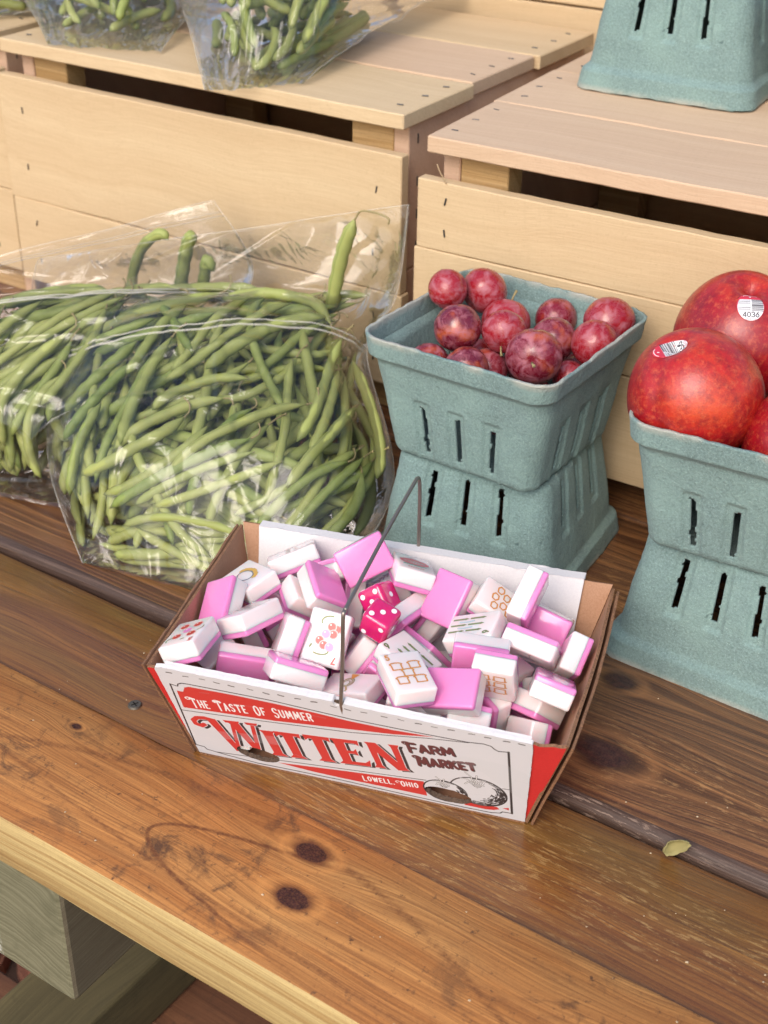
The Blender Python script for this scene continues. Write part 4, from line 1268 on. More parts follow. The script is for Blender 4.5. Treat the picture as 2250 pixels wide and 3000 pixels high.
# ------------------------------------------------------------------ nectarines
def nshape(d, seed):
    d = d.normalized()
    groove = .055 * math.exp(-(d.x / .13) ** 2) * (1 if d.y < 0.1 else 0) * max(0, 1 - abs(d.z) * .5)
    dim = .20 * math.exp(-((d.x ** 2 + d.y ** 2) / .045)) * (1 if d.z > 0 else 0)
    tip = .03 * math.exp(-((d.x ** 2 + d.y ** 2) / .02)) * (1 if d.z < 0 else 0)
    return 1 - groove - dim + tip + .025 * noise.noise(d * 1.3 + Vector((seed * 9, 0, 0)))
def nectarine(c, r, q, seed, label, stick=None):
    bm = bmesh.new(); bmesh.ops.create_uvsphere(bm, u_segments=96, v_segments=64, radius=1.0)
    for v in bm.verts: v.co = v.co * nshape(v.co, seed) * r
    o = obj('nectarine', bm_mesh(bm, smooth=True), M_NECT, loc=c, rot=q)
    tag(o, label, 'nectarine', 'nectarines in the green basket')
    if stick:
        d, upv, sx, sy = stick
        qi = q.inverted()
        d = (qi @ Vector(d)).normalized(); up = qi @ Vector(upv)
        up = (up - d * up.dot(d)).normalized(); sd = up.cross(d)
        vs, fs, uv = [], [], []
        N = 20
        for i in range(N + 1):
            for j in range(N + 1):
                a, b = (i / N - .5) * 2, (j / N - .5) * 2
                rr = math.hypot(a, b); m = max(abs(a), abs(b))
                f = m / rr if rr > 1e-6 else 1
                a, b = a * f, b * f
                dd = (d + sd * (a * sx / 2 / r) + up * (b * sy / 2 / r)).normalized()
                vs.append(tuple(dd * (nshape(dd, seed) * r + .00022)))
                uv.append(((a * .86 + 1) / 2, (b * .885 + 1) / 2))
        for i in range(N):
            for j in range(N):
                k = i * (N + 1) + j; fs.append((k, k + N + 1, k + N + 2, k + 1))
        me = bpy.data.meshes.new('sticker'); me.from_pydata(vs, [], fs)
        ul = me.uv_layers.new(name='UVMap')
        for lp in me.loops: ul.data[lp.index].uv = uv[lp.vertex_index]
        s = obj('sticker', me, M_STICK, parent=o, smooth=True)
        md = s.modifiers.new('thick', 'SOLIDIFY'); md.thickness = .00008
    return o
M_STICK = print_mat('fruit_sticker', sticker_print(), .35).m
nectarine((.1716, .7059, .1752), .0376, Quaternion((1, 0, 0), R(22)) @ Quaternion((0, 0, 1), R(-35)) @ Quaternion((0, 1, 0), R(-32)), 1, 'front nectarine, orange blushed, resting on the left corner of the basket rim',
          ((-.50, -.05, .865), (-.46, -.04, -.26), .0165, .0215))
nectarine((.2100, .7727, .1799), .0395, Quaternion((1, 0, 0), R(12)) @ Quaternion((0, 0, 1), R(40)), 2, 'back nectarine with the sticker facing the camera, behind the front nectarine',
          ((-.085, -.60, .79), (.06, .8, .6), .0160, .0195))
nectarine((.2290, .6765, .1600), .0345, Quaternion((1, 0, 0), R(30)), 3, 'nectarine cut off by the right edge of the picture')
nectarine((.2680, .7130, .1640), .0350, Quaternion((0, 1, 0), R(30)), 4, 'nectarine just outside the right edge, beside the back nectarine')
nectarine((.2206, .7105, .1290), .0330, Quaternion((0, 1, 0), R(70)), 5, 'nectarine low in the basket, under the front nectarine')

# ------------------------------------------------------------------ cardboard box
bO = Vector((-.01259859, .57854959, .0008)); bX = Vector((.959024, -.28332486, 0)); bY = Vector((-.09129692, -.30903019, .94666003)); bN = Vector((-.26821232, -.90786968, -.32223406))
def pw(u, v, w=0.0):   # millimetres on the printed panel -> world
    return bO + bX * (u / 1000) + bY * (v / 1000) + bN * (w / 1000)
boxr = thing('cardboard_basket', 'white and red printed cardboard market basket with a wire handle, full of tiles', 'basket', tuple(bO))
inv = Matrix.Translation(-bO)
def local(v): return tuple(Vector(v) - bO)
PR = Matrix((bX, bY, bN)).transposed().to_4x4()
def panel_mesh(loops, thick, top_v, print_uv=True):
    bm = bmesh.new()
    edges = []
    for lp in loops:
        vv = [bm.verts.new((a / 1000, b / 1000, 0)) for a, b in lp]
        for i in range(len(vv)): edges.append(bm.edges.new((vv[i], vv[(i + 1) % len(vv)])))
    bmesh.ops.triangle_fill(bm, edges=edges, use_beauty=True, use_dissolve=False)
    for f in bm.faces:
        f.normal_update()
        if f.normal.z < 0: f.normal_flip()
    front = list(bm.faces)
    ret = bmesh.ops.extrude_face_region(bm, geom=front)
    nv = [e for e in ret['geom'] if isinstance(e, bmesh.types.BMVert)]
    nf = [e for e in ret['geom'] if isinstance(e, bmesh.types.BMFace)]
    for v in nv: v.co.z -= thick / 1000
    bmesh.ops.recalc_face_normals(bm, faces=list(bm.faces))
    ul = bm.loops.layers.uv.new('UVMap')
    for f in bm.faces:
        f.normal_update()
        n = f.normal
        if n.z > .9: f.material_index = 0
        elif n.z < -.9: f.material_index = 1
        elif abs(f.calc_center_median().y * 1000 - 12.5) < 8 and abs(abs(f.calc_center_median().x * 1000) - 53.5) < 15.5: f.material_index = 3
        else:
            c = f.calc_center_median()
            f.material_index = 1 if (c.y * 1000 > top_v) else 2
        for l in f.loops:
            l[ul].uv = ((l.vert.co.x * 1000 + 108) / 216, (l.vert.co.y * 1000 + 1) / 88)
    return bm_mesh(bm)
rj = random.Random(3)
def jag(a, b, step, amp):
    a, b = Vector(a), Vector(b); n = max(2, int((b - a).length / step))
    p = Vector((-(b - a).y, (b - a).x)).normalized()
    return [tuple(a + (b - a) * (i / n) + p * (rj.uniform(-amp, amp) if i else 0)) for i in range(n)]
outer = jag((-92.6, .4), (92.4, .2), 3, .18) + jag((92.4, .2), (97.4, 77.6), 3, .12) + [(97.0, 79.6)] + jag((96.4, 80.2), (2.0, 82.2), 2.2, .28)
outer += [(1.0, 82.3), (.4, 80.6), (-1.2, 79.2), (-3.2, 79.4), (-4.6, 80.4), (-4.4, 81.6), (-5.2, 82.5)]
outer += jag((-5.8, 82.5), (-99.5, 82.2), 2.2, .28) + [(-101.6, 81.2), (-102.1, 79.4)] + jag((-102.0, 78.5), (-92.6, .4), 3, .12)
def hole(cx, cy, rx, ry, ang, flat=.55):
    pts = []
    for k in range(36):
        a = 2 * math.pi * k / 36
        y = math.sin(a) * ry; x = math.cos(a) * rx
        if y > 0: y *= flat
        r = rj.uniform(-.28, .28)
        c, s = math.cos(R(ang)), math.sin(R(ang))
        pts.append((cx + (x + r) * c - (y + r) * s, cy + (x + r) * s + (y + r) * c))
    return pts
M_HOLE_SHADE = cardboard('hole_shade_card', (.13, .085, .06), (.045, .03, .022))  # card coloured dark to stand for the shade inside the holes
H1, H2 = hole(-55.5, 12.6, 12.4, 7.2, -6, .78), hole(51.5, 12.4, 12.8, 7.4, -7, .78)
M_FRONT = print_mat('front_print', front_print(), .42, False)
_im = M_FRONT.t.nodes['Image Texture']
_fib = M_FRONT.noise(M_FRONT.coord(), 60.0, 3.0)
M_FRONT.set(normal=M_FRONT.bump(_fib, .12, .001), coat=.12)
fp = obj('front_panel', panel_mesh([outer, H1, H2], 2.5, 79.0), [M_FRONT.m, M_WHITE, M_EDGE, M_HOLE_SHADE], parent=boxr)
fp.matrix_local = PR
# the folded rim behind the top edge of the panel
rim_o = [(-98.0, 74.0), (94.0, 72.5)] + jag((95.6, 79.7), (2.0, 81.7), 2.2, .28) + [(1.0, 82.0), (-.2, 80.4), (-4.2, 80.4), (-5.2, 82.1)] + jag((-5.8, 82.1), (-99.5, 81.8), 2.2, .28)
ro = obj('folded_rim', panel_mesh([rim_o], 2.2, 60.0), [M_WHITE, M_WHITE, M_WHITE, M_WHITE], parent=boxr)
ro.matrix_local = PR @ Matrix.Translation((0, 0, -.00252))
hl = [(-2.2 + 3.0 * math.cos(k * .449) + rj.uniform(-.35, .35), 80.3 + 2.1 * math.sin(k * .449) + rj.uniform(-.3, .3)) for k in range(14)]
ho = obj('handle_hole_shade', panel_mesh([hl], .5, 200.0), [M_HOLE_SHADE, M_HOLE_SHADE, M_HOLE_SHADE, M_HOLE_SHADE], parent=boxr)  # added dark disc behind the wire notch, its colour stands for the hole's shade
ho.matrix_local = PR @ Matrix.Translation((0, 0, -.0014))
# torn corrugated lips in the hand holes, coloured dark like the shade inside
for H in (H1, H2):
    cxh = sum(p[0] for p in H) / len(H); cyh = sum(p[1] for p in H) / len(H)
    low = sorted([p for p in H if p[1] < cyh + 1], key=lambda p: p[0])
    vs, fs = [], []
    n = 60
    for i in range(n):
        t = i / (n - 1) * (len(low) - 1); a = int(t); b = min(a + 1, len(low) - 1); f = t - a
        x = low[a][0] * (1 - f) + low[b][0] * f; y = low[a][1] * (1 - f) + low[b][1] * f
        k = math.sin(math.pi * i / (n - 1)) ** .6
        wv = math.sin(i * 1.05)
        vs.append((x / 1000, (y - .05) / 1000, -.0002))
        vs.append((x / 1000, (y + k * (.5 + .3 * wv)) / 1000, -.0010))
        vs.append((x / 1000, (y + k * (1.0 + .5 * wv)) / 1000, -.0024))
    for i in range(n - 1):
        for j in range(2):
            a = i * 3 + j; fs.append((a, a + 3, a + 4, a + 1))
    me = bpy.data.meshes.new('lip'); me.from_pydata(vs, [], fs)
    o = obj('torn_lip', me, M_HOLE_SHADE, parent=boxr); o.matrix_local = PR
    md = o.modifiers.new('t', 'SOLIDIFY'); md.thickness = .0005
FLc, FRc, BRc, BLc = Vector((-.1210, .5850, .0768)), Vector((.0890, .5254, .0768)), Vector((.1292, .6604, .0768)), Vector((-.0847, .7236, .0768))
bf = bX.cross(Vector((0, 0, 1))) * -1     # towards the back
bbl, bbr = pw(-92.3, .6), pw(92.3, .6)
bkl, bkr = bbl + bf * .093, bbr + bf * .093
cen = (FLc + FRc + BRc + BLc) / 4
def sheet(name, quad, thick, mats, inward, nx=24, ny=8, amp=.0005, gap=0.0, topjag=.0006, seed=0, bow=0.0):
    """quad: bottom a, bottom b, top b, top a (world); mats (inside, outside, edge)"""
    a, b, c, d = [Vector(q) for q in quad]
    n = (b - a).cross(d - a).normalized()
    if n.dot(Vector(inward) - a) < 0: n = -n     # n points inwards
    bm = bmesh.new()
    grid = [[None] * (ny + 1) for _ in range(nx + 1)]
    for i in range(nx + 1):
        for j in range(ny + 1):
            u, v = i / nx, j / ny
            p = a.lerp(b, u).lerp(d.lerp(c, u), v)
            p = p + n * (amp * noise.noise(p * 30 + Vector((seed, 0, 0))) - gap - bow * math.sin(math.pi * u) * v)
            if j == ny: p.z += topjag * noise.noise(p * 240 + Vector((seed * 3, 0, 0)))
            grid[i][j] = p
    F = {}
    for s in (0, 1):
        for i in range(nx + 1):
            for j in range(ny + 1):
                F[s, i, j] = bm.verts.new(local(grid[i][j] - n * (thick * s)))
    for i in range(nx):
        for j in range(ny):
            f = bm.faces.new((F[0, i, j], F[0, i + 1, j], F[0, i + 1, j + 1], F[0, i, j + 1])); f.material_index = 0
            f = bm.faces.new((F[1, i, j], F[1, i, j + 1], F[1, i + 1, j + 1], F[1, i + 1, j])); f.material_index = 1
    for i in range(nx):
        for j in (0, ny):
            f = bm.faces.new((F[0, i, j], F[1, i, j], F[1, i + 1, j], F[0, i + 1, j])); f.material_index = 2
    for j in range(ny):
        for i in (0, nx):
            f = bm.faces.new((F[0, i, j], F[1, i, j], F[1, i, j + 1], F[0, i, j + 1])); f.material_index = 2
    bmesh.ops.recalc_face_normals(bm, faces=list(bm.faces))
    return obj(name, bm_mesh(bm), [mats[0], mats[1], mats[2]], parent=boxr)
KK = (M_KRAFT, M_KRAFT, M_EDGE); KR = (M_KRAFT, M_RED, M_EDGE)
sheet('side_panel', (bbl, bkl, BLc, FLc), .0017, KK, cen, seed=1)
sheet('side_panel', (bbl, bkl, BLc, FLc), .0012, KR, cen, gap=.0030, seed=2, topjag=.0012)
sheet('side_panel', (bbr, bkr, BRc, FRc), .0017, KK, cen, seed=3, bow=.0015)
sheet('side_panel', (bbr, bkr, BRc, FRc), .0012, KR, cen, gap=.0032, seed=4, topjag=.0012, bow=.002)
sheet('back_panel', (bkl, bkr, BRc + Vector((0, 0, .002)), BLc + Vector((0, 0, .002))), .0020, KK, cen, seed=5)
sheet('bottom_panel', (bbl, bbr, bkr, bkl), .0018, KK, cen + Vector((0, 0, .05)), topjag=0, seed=6)
# red corner gussets either side of the printed panel
tr_, tl_ = pw(96.6, 78.5, -2.6), pw(-101.4, 80.0, -2.6)
sheet('corner_flap', (pw(91.2, 1.2, -2.6), pw(92.6, 1.2, -2.8), FRc + Vector((.0006, .0008, -.0012)), tr_), .0018, KR, cen, nx=10, seed=7, topjag=.0014)
sheet('corner_flap', (pw(-91.2, 1.2, -2.6), pw(-92.6, 1.2, -2.8), FLc + Vector((0, .0004, -.0004)), tl_), .0018, KR, cen, nx=6, seed=8, topjag=.001)
# white liner folded over the back
tbl, tbr = Vector((-.0732, .7202, .0805)), Vector((.1145, .6673, .0805))
dn = (bkl - BLc)
k1 = .92
lb1, lb2 = tbl.lerp(bkl, k1) + bf * -.0045, tbr.lerp(bkr, k1) + bf * -.0045
sheet('back_liner', (lb1, lb2, tbr - bf * .0042, tbl - bf * .0042), .0014, (M_WHITE, M_WHITE, M_WHITE), cen, seed=9, topjag=.0010, amp=.0008, nx=70)
sheet('back_liner', (tbl.lerp(bkl, .3) + bf * .0026, tbr.lerp(bkr, .3) + bf * .0026, tbr + bf * .0026 - Vector((0, 0, .0006)), tbl + bf * .0026 - Vector((0, 0, .0006))), .0014, (M_WHITE, M_WHITE, M_WHITE), cen, seed=10, topjag=.0010, nx=70)
sheet('back_liner', (tbl - bf * .0042, tbr - bf * .0042, tbr + bf * .0026, tbl + bf * .0026), .0009, (M_WHITE, M_WHITE, M_WHITE), cen + Vector((0, 0, .2)), seed=11, topjag=0, amp=.0007, nx=70, ny=3)
# wire handle
wp = [(-.0196, .5572, .0700), (-.0203, .5545, .0800), (-.0196, .5566, .1020), (-.0192, .5582, .1270), (-.0184, .5605, .1302), (-.0160, .5680, .1312), (-.0007, .6221, .1321), (.0160, .6800, .1310), (.0186, .6895, .1298), (.0197, .6930, .1265), (.0203, .6950, .1150), (.0204, .6962, .0770)]
obj('wire_handle', tube_mesh([local(p) for p in smooth_path(wp, 7)], .0011, 12), M_WIRE, parent=boxr)

# ------------------------------------------------------------------ tiles
def tile_meshes():
    bm = bmesh.new()
    bmesh.ops.create_cube(bm, size=1.0)
    for v in bm.verts: v.co = Vector((v.co.x * TW, v.co.y * TL_, v.co.z * TT))
    bmesh.ops.bevel(bm, geom=list(bm.edges), offset=.00145, segments=4, profile=0.5, affect='EDGES')
    zb = -TT / 2 + .27 * TT
    res = []
    for s in (1, -1):
        b = bm.copy()
        r = bmesh.ops.bisect_plane(b, geom=list(b.verts) + list(b.edges) + list(b.faces), plane_co=(0, 0, zb), plane_no=(0, 0, s), clear_inner=True)
        ed = [e for e in b.edges if len(e.link_faces) == 1]
        bmesh.ops.contextual_create(b, geom=ed)
        if s == -1:
            for v in b.verts:
                v.co.x *= .9985; v.co.y *= .9985
        me = bm_mesh(b, smooth=True)
        me.set_sharp_from_angle(angle=R(50))
        res.append(me)
    bm.free()
    return res
TWM, TPM = tile_meshes()
TWM.materials.append(M_TW); TPM.materials.append(M_TP)
_pm = bpy.data.meshes.new('print')
_pm.from_pydata([(-TW / 2, -TL_ / 2, TT / 2 + .00006), (TW / 2, -TL_ / 2, TT / 2 + .00006), (TW / 2, TL_ / 2, TT / 2 + .00006), (-TW / 2, TL_ / 2, TT / 2 + .00006)], [], [(0, 1, 2, 3)])
_ul = _pm.uv_layers.new(name='UVMap')
for lp, q in zip(_ul.data, ((0, 0), (1, 0), (1, 1), (0, 1))): lp.uv = q
PMATS = {}
def tile(key, pos, quat, label, group=None):
    t = thing('game_tile', label, 'tile', pos, Quaternion(quat), group or 'pink backed game tiles heaped in the box')
    obj('white_face_block', TWM, parent=t)
    obj('pink_back', TPM, parent=t)
    k = PRINT_OF.get(key)
    if k:
        if k not in PMATS:
            me = _pm.copy()
            me.materials.append(print_mat('print_' + k, tile_print(k), .3).m)
            PMATS[k] = me
        obj('face_print', PMATS[k], parent=t)
    return t
for key, v in TILES.items():
    tile(key, v[:3], v[3:], LABELS[key])
# the layers below the visible ones
fr = random.Random(11)
for k in range(34):
    u = -70 + (k % 9) * 17.5 + fr.uniform(-3, 3)
    d = .014 + (k // 9) * .022
    z = .011 + .013 * (k % 2)
    base = bbl + bX * ((u + 92.6) / 1000) + bf * (d + fr.uniform(-.003, .003))
    q = Quaternion((0, 0, 1), fr.uniform(0, 6.28)) @ Quaternion((1, 0, 0), fr.choice((0, math.pi)) + fr.uniform(-.35, .35)) @ Quaternion((0, 1, 0), fr.uniform(-.3, .3))
    tile('', (base.x, base.y, z + .004), q, 'tile buried in the bottom of the box, seen only through gaps in the heap', 'buried tiles at the bottom of the box')

# ------------------------------------------------------------------ dice
def die(label, Rm, pos, s, faces):
    """faces: axis -> pips"""
    bm = bmesh.new(); bmesh.ops.create_cube(bm, size=s)
    bmesh.ops.bevel(bm, geom=list(bm.edges), offset=s * .16, segments=6, profile=.5, affect='EDGES')
    me = bm_mesh(bm, smooth=True)
    t = obj('die', me, M_DICE, loc=pos, rot=Rm.to_quaternion())
    tag(t, label, 'die', 'pair of dice')
    bm = bmesh.new(); bmesh.ops.create_cone(bm, cap_ends=True, segments=20, radius1=s * .095, radius2=s * .09, depth=.0002)
    pm = bm_mesh(bm); pm.materials.append(M_PIP)
    d = .27
    pat = {1: [(0, 0)], 2: [(-d, -d), (d, d)], 3: [(-d, d), (0, 0), (d, -d)], 4: [(-d, -d), (d, d), (-d, d), (d, -d)], 5: [(-d, -d), (d, d), (-d, d), (d, -d), (0, 0)], 6: [(-d, -d), (d, d), (-d, d), (d, -d), (-d, 0), (d, 0)]}
    for (ax, sg), n in faces.items():
        nrm = Vector([sg if i == ax else 0 for i in range(3)])
        e1 = Vector([1 if i == (ax + 1) % 3 else 0 for i in range(3)]); e2 = nrm.cross(e1)
        m = Matrix((e1, e2, nrm)).transposed().to_4x4()
        for (a, b) in pat[n]:
            o = obj('pip', pm, parent=t)
            mm = m.copy(); mm.translation = nrm * (s / 2 + .00005) + e1 * a * s + e2 * b * s
            o.matrix_local = mm
    return t
# first axis frame: x = towards corner a, y = towards corner b, z up the die
die('front hot pink see-through die showing three pips on top', Matrix(((-.50494576, .84128737, .19304233), (-.84491869, -.43603463, -.30981642), (-.1764715, -.31954556, .93099326))), (-.0015, .6169, .0836), .0164,
    {(2, 1): 3, (0, 1): 2, (1, 1): 1, (2, -1): 4, (0, -1): 5, (1, -1): 6})
die('rear hot pink see-through die tilted behind the front one, five pips on its right side', Matrix(((-.50887065, .75382767, -.41568558), (-.78400768, -.2064209, .58542495), (.35550333, .62380626, .69604822))), (-.0018, .6440, .0785), .0164,
    {(0, 1): 5, (1, 1): 1, (2, 1): 3, (2, -1): 4, (0, -1): 2, (1, -1): 6})
# ------------------------------------------------------------------ bags of green beans
NC_ = Vector((math.sin(R(32.9)), math.cos(R(32.9)), 0))          # away from us, square to the left crate's face
CR_OFF = Vector((.005, .9875, 0)).dot(NC_) - .010
def catm(P, t):
    n = len(P) - 1
    x = t * n; i = min(int(x), n - 1); f = x - i
    g = lambda k: Vector(P[max(0, min(n, k))])
    a, b, c, d = g(i - 1), g(i), g(i + 1), g(i + 2)
    return 0.5 * ((2 * b) + (c - a) * f + (2 * a - 5 * b + 4 * c - d) * f * f + (3 * b - a - 3 * c + d) * f ** 3)
class Bag:
    def __init__(self, key, bf_, bb_, floor, wall=None, seed=0, crinkle=.0022):
        self.L, self.Rr = BAGS[key]; self.bf_, self.bb_, self.floor, self.wall, self.seed, self.cr = bf_, bb_, floor, wall, seed, crinkle
    pleats = ()
    def lerp_list(self, l, v):
        x = v * (len(l) - 1); i = min(int(x), len(l) - 2); f = x - i
        f = f * f * (3 - 2 * f)
        return l[i] * (1 - f) + l[i + 1] * f
    def c(self, u, v):
        return catm(self.L, v).lerp(catm(self.Rr, v), (u + 1) / 2)
    def nrm(self, v):
        a = self.c(-1, v); b = self.c(1, v)
        t = self.c(0, min(1, v + .03)) - self.c(0, max(0, v - .03))
        n = (b - a).cross(t).normalized()
        return n if n.z > 0 else -n
    def bake(self, n=40):
        self.N = n
        self.G = [[(self.p0(i / n * 2 - 1, j / n, 0.0), self.p0(i / n * 2 - 1, j / n, 1.0), self.p0(i / n * 2 - 1, j / n, -1.0)) for j in range(n + 1)] for i in range(n + 1)]
    def p(self, u, v, w, crinkle=0.0):
        if crinkle: return self.p0(u, v, w, crinkle)
        if not hasattr(self, 'G'): self.bake()
        n = self.N
        x = min(max((u + 1) / 2 * n, 0), n - .001); y = min(max(v * n, 0), n - .001)
        i, j = int(x), int(y); fx, fy = x - i, y - j
        k = 1 if w > 0 else 2
        aw = abs(w)
        G = self.G
        def g(a, b):
            q = G[a][b]
            return q[0] * (1 - aw) + q[k] * aw
        return (g(i, j) * (1 - fx) + g(i + 1, j) * fx) * (1 - fy) + (g(i, j + 1) * (1 - fx) + g(i + 1, j + 1) * fx) * fy
    def p0(self, u, v, w, crinkle=0.0):
        """w -1 back sheet .. +1 front sheet"""
        q = self.c(u, v)
        k = max(0.0, 1 - abs(u) ** 2.6) ** .55
        amt = (self.lerp_list(self.bf_, v) if w > 0 else self.lerp_list(self.bb_, v)) * w * k
        n = self.nrm(v)
        q = q + n * amt
        if crinkle:
            s = self.seed * 3.7 + (0 if w > 0 else 50)
            c1 = noise.noise(Vector((u * 3.3 + s, v * 5.5, 0))); c2 = noise.noise(Vector((u * 9 + s, v * 11, 4)))
            c3 = abs(noise.noise(Vector((u * 5 + v * 4 + s, v * 7 - u * 3, 8))))
            q = q + n * (crinkle * (1.15 * c1 + .15 * c2 - 1.1 * c3 + .3 + (3.2 * noise.noise(Vector((u * 2.1 + s, 3.3, v * 2))) * max(0, v - .72) / .28))) * (1 if w > 0 else .5)
            if w > 0:
                if not hasattr(self, 'rid'):
                    rr = random.Random(self.seed * 31 + 5)
                    self.rid = []
                    for _ in range(26):
                        a0, b0 = rr.uniform(-1, .9), rr.uniform(.05, 1.0)
                        an = rr.gauss(0, .9); L = rr.uniform(.03, .10)
                        self.rid.append((a0 * .135, b0 * .33, a0 * .135 + math.cos(an) * L, b0 * .33 + math.sin(an) * L, rr.uniform(.0012, .0030) * rr.choice((1, -1)), rr.uniform(.0020, .0038)))
                X, Y = u * .135, v * .33
                for (x0, y0, x1, y1, hg, wd) in self.rid:
                    dx, dy = x1 - x0, y1 - y0
                    t_ = ((X - x0) * dx + (Y - y0) * dy) / (dx * dx + dy * dy)
                    if -.05 < t_ < 1.05:
                        t_ = min(1, max(0, t_))
                        dd = math.hypot(X - x0 - t_ * dx, Y - y0 - t_ * dy) / wd
                        if dd < 3: q = q + n * (hg * math.exp(-dd * dd) * math.sin(math.pi * min(1, max(0, t_ * .9 + .05))))
                for (pv, sl, u0, u1, hgt) in self.pleats:
                    if u0 < u < u1:
                        dv = (v - pv - sl * u + .012 * math.sin(u * 5 + pv * 9)) / .011
                        q = q + n * (hgt * math.exp(-dv * dv) * math.sin(math.pi * (u - u0) / (u1 - u0)) ** .5)
        if q.z < self.floor: q.z = self.floor + .0002
        if self.wall is not None:
            d = q.dot(NC_) - self.wall
            if d > 0: q = q - NC_ * d
        return q
def film_mesh(B, holes, nu=150, nv=160, vent=.0034):
    bm = bmesh.new()
    for w in (1, -1):
        g = [[bm.verts.new(B.p(i / nu * 2 - 1, j / nv, w, B.cr)) for j in range(nv + 1)] for i in range(nu + 1)]
        hs = []
        if w > 0:
            for (hu, hv, hr) in holes: hs.append((B.p(hu, hv, 1, B.cr), hr))
        for i in range(nu):
            for j in range(nv):
                q = (g[i][j], g[i + 1][j], g[i + 1][j + 1], g[i][j + 1])
                c = (q[0].co + q[2].co) / 2
                if any((c - h).length < r for h, r in hs): continue
                f = bm.faces.new(q if w > 0 else tuple(reversed(q)))
                f.smooth = True
        for h, r in hs:
            for i in range(nu + 1):
                for j in range(nv + 1):
                    v = g[i][j]
                    d = (v.co - h).length
                    if r * .8 < d < r * 1.35 and v.link_faces and len(v.link_faces) < 4:
                        v.co = h + (v.co - h) * (r / d)
    bmesh.ops.delete(bm, geom=[v for v in bm.verts if not v.link_faces], context='VERTS')
    return bm_mesh(bm)
BEANS = []          # every bean's centre line, to keep them apart
def bean_tube(pts, r, name, label, group, stemlen=0.0, curl=1):
    n = len(pts)
    rr = []
    for i in range(n):
        t = i / (n - 1)
        e = min(1, (t / .10)) ** .5 if t < .10 else (min(1, (1 - t) / .16) ** .7 if t > .84 else 1)
        rr.append(max(.0003, r * e * (1 + .09 * math.sin(t * 34 + n))))
    me = tube_mesh(pts, rr, 10, True, 1.0)
    ul = me.uv_layers.new(name='UVMap')
    for lp in me.loops:
        vi = lp.vertex_index
        ul.data[lp.index].uv = (vi // 10 / (n - 1), (vi % 10) / 10)
    o = obj(name, me, M_BEAN)
    tag(o, label, 'green bean', group)
    if stemlen:
        a, b = Vector(pts[-1]), Vector(pts[-2])
        d = (a - b).normalized(); s = d.orthogonal().normalized()
        sp_ = smooth_path([a - d * .001, a + d * stemlen * .4 + s * stemlen * .1 * curl, a + d * stemlen * .7 + s * stemlen * .45 * curl, a + d * stemlen * .75 + s * stemlen * .9 * curl], 4)
        obj('stem', tube_mesh(sp_, [.0009] + [.0006] * (len(sp_) - 2) + [.0011], 6), M_STEM, parent=o)
    return o
STUFF = []
def fill(B, n, label, group, stuff=0, urange=(-.93, .93), vrange=(.03, .70), seed=1, wmin=.35, prefer=None, length=(.090, .150), tries=500):
    r_ = random.Random(seed)
    made = 0
    mine = []
    n0 = n
    for k in range(n + stuff):
        for tr in range(tries):
            w = .90 - abs(r_.gauss(0, .08 + .50 * min(1, k / n0))) if k < n0 else r_.uniform(-.7, .62)
            if w < wmin - (1.2 * k / n0): continue
            rad = r_.uniform(.0031, .0045)
            L = r_.uniform(*length)
            ang = r_.gauss(*prefer) if prefer and r_.random() < .62 else r_.uniform(0, math.pi)
            u, v = r_.uniform(*urange), r_.uniform(*vrange)
            bend = r_.gauss(0, .085)
            pts, ok = [], True
            st = L / 9
            for half in (1, -1):
                uu, vv, a = u, v, ang + (0 if half == 1 else math.pi)
                seg = []
                for i in range(5):
                    q = B.p(uu, vv, w)
                    seg.append(q)
                    du = (B.p(min(1, uu + .02), vv, w) - q).length / .02 + 1e-6
                    dv = (B.p(uu, min(1, vv + .02), w) - q).length / .02 + 1e-6
                    uu += math.cos(a) * st / du; vv += math.sin(a) * st / dv
                    a += bend * half
                    if not (urange[0] < uu < urange[1] and vrange[0] < vv < vrange[1]): ok = False; break
                if not ok: break
                pts = (list(reversed(seg[1:])) + pts) if half == -1 else seg
            if not ok: continue
            P = np.array([tuple(p) for p in pts])
            if P[:, 2].min() < B.floor + rad * .9: 
                P[:, 2] = np.maximum(P[:, 2], B.floor + rad * .95)
            if mine:
                A = np.concatenate([m[0] for m in mine]); RR = np.concatenate([m[1] for m in mine])
                D = np.sqrt(((P[:, None] - A[None]) ** 2).sum(-1)) - (RR[None] + rad) * (.80 if tr < tries * .5 else .62)
                if D.min() < 0 and not (k >= n0 and tr > 25): continue
            mine.append((P, np.full(len(P), rad)))
            sm = smooth_path([tuple(p) for p in P], 2)
            if k >= n0: STUFF.append((sm, rad))
            else: bean_tube(sm, rad, 'green_bean', label, group, r_.choice((0, 0, .006, .009, .012)), r_.choice((-1, 1)))
            made += 1
            break
    return made
def make_bag(key, B, label, holes, zips, wstrip=.0008):
    t = thing('bag', label, 'plastic bag')
    obj('clear_film', film_mesh(B, holes), M_FILM, parent=t)
    for v0, sag in zips:
        for dv in (0.0, .014):
            pts = [B.p(-1 + 2 * i / 40, v0 + dv + sag * math.sin(math.pi * i / 40), 1, B.cr) + B.nrm(v0) * .0005 for i in range(41)]
            obj('zip_ridge', tube_mesh(pts, wstrip * (.75 if dv else 1), 8, True, .5), M_ZIP, parent=t)
    # welded side seams
    for u in (-1, 1):
        pts = [B.p(u, i / 40, 1, B.cr) for i in range(41)]
        obj('side_seam', tube_mesh(pts, .0004, 6, True), M_ZIP, parent=t)
    pts = [B.p(-1 + 2 * i / 40, 1, 1, B.cr) for i in range(41)]
    obj('open_edge', tube_mesh(pts, .00035, 6, True), M_ZIP, parent=t)
    return t
B1 = Bag('front', (.004, .058, .050, .030, .004), (.006, .060, .060, .030, .004), .0045, CR_OFF, 1, .0030)
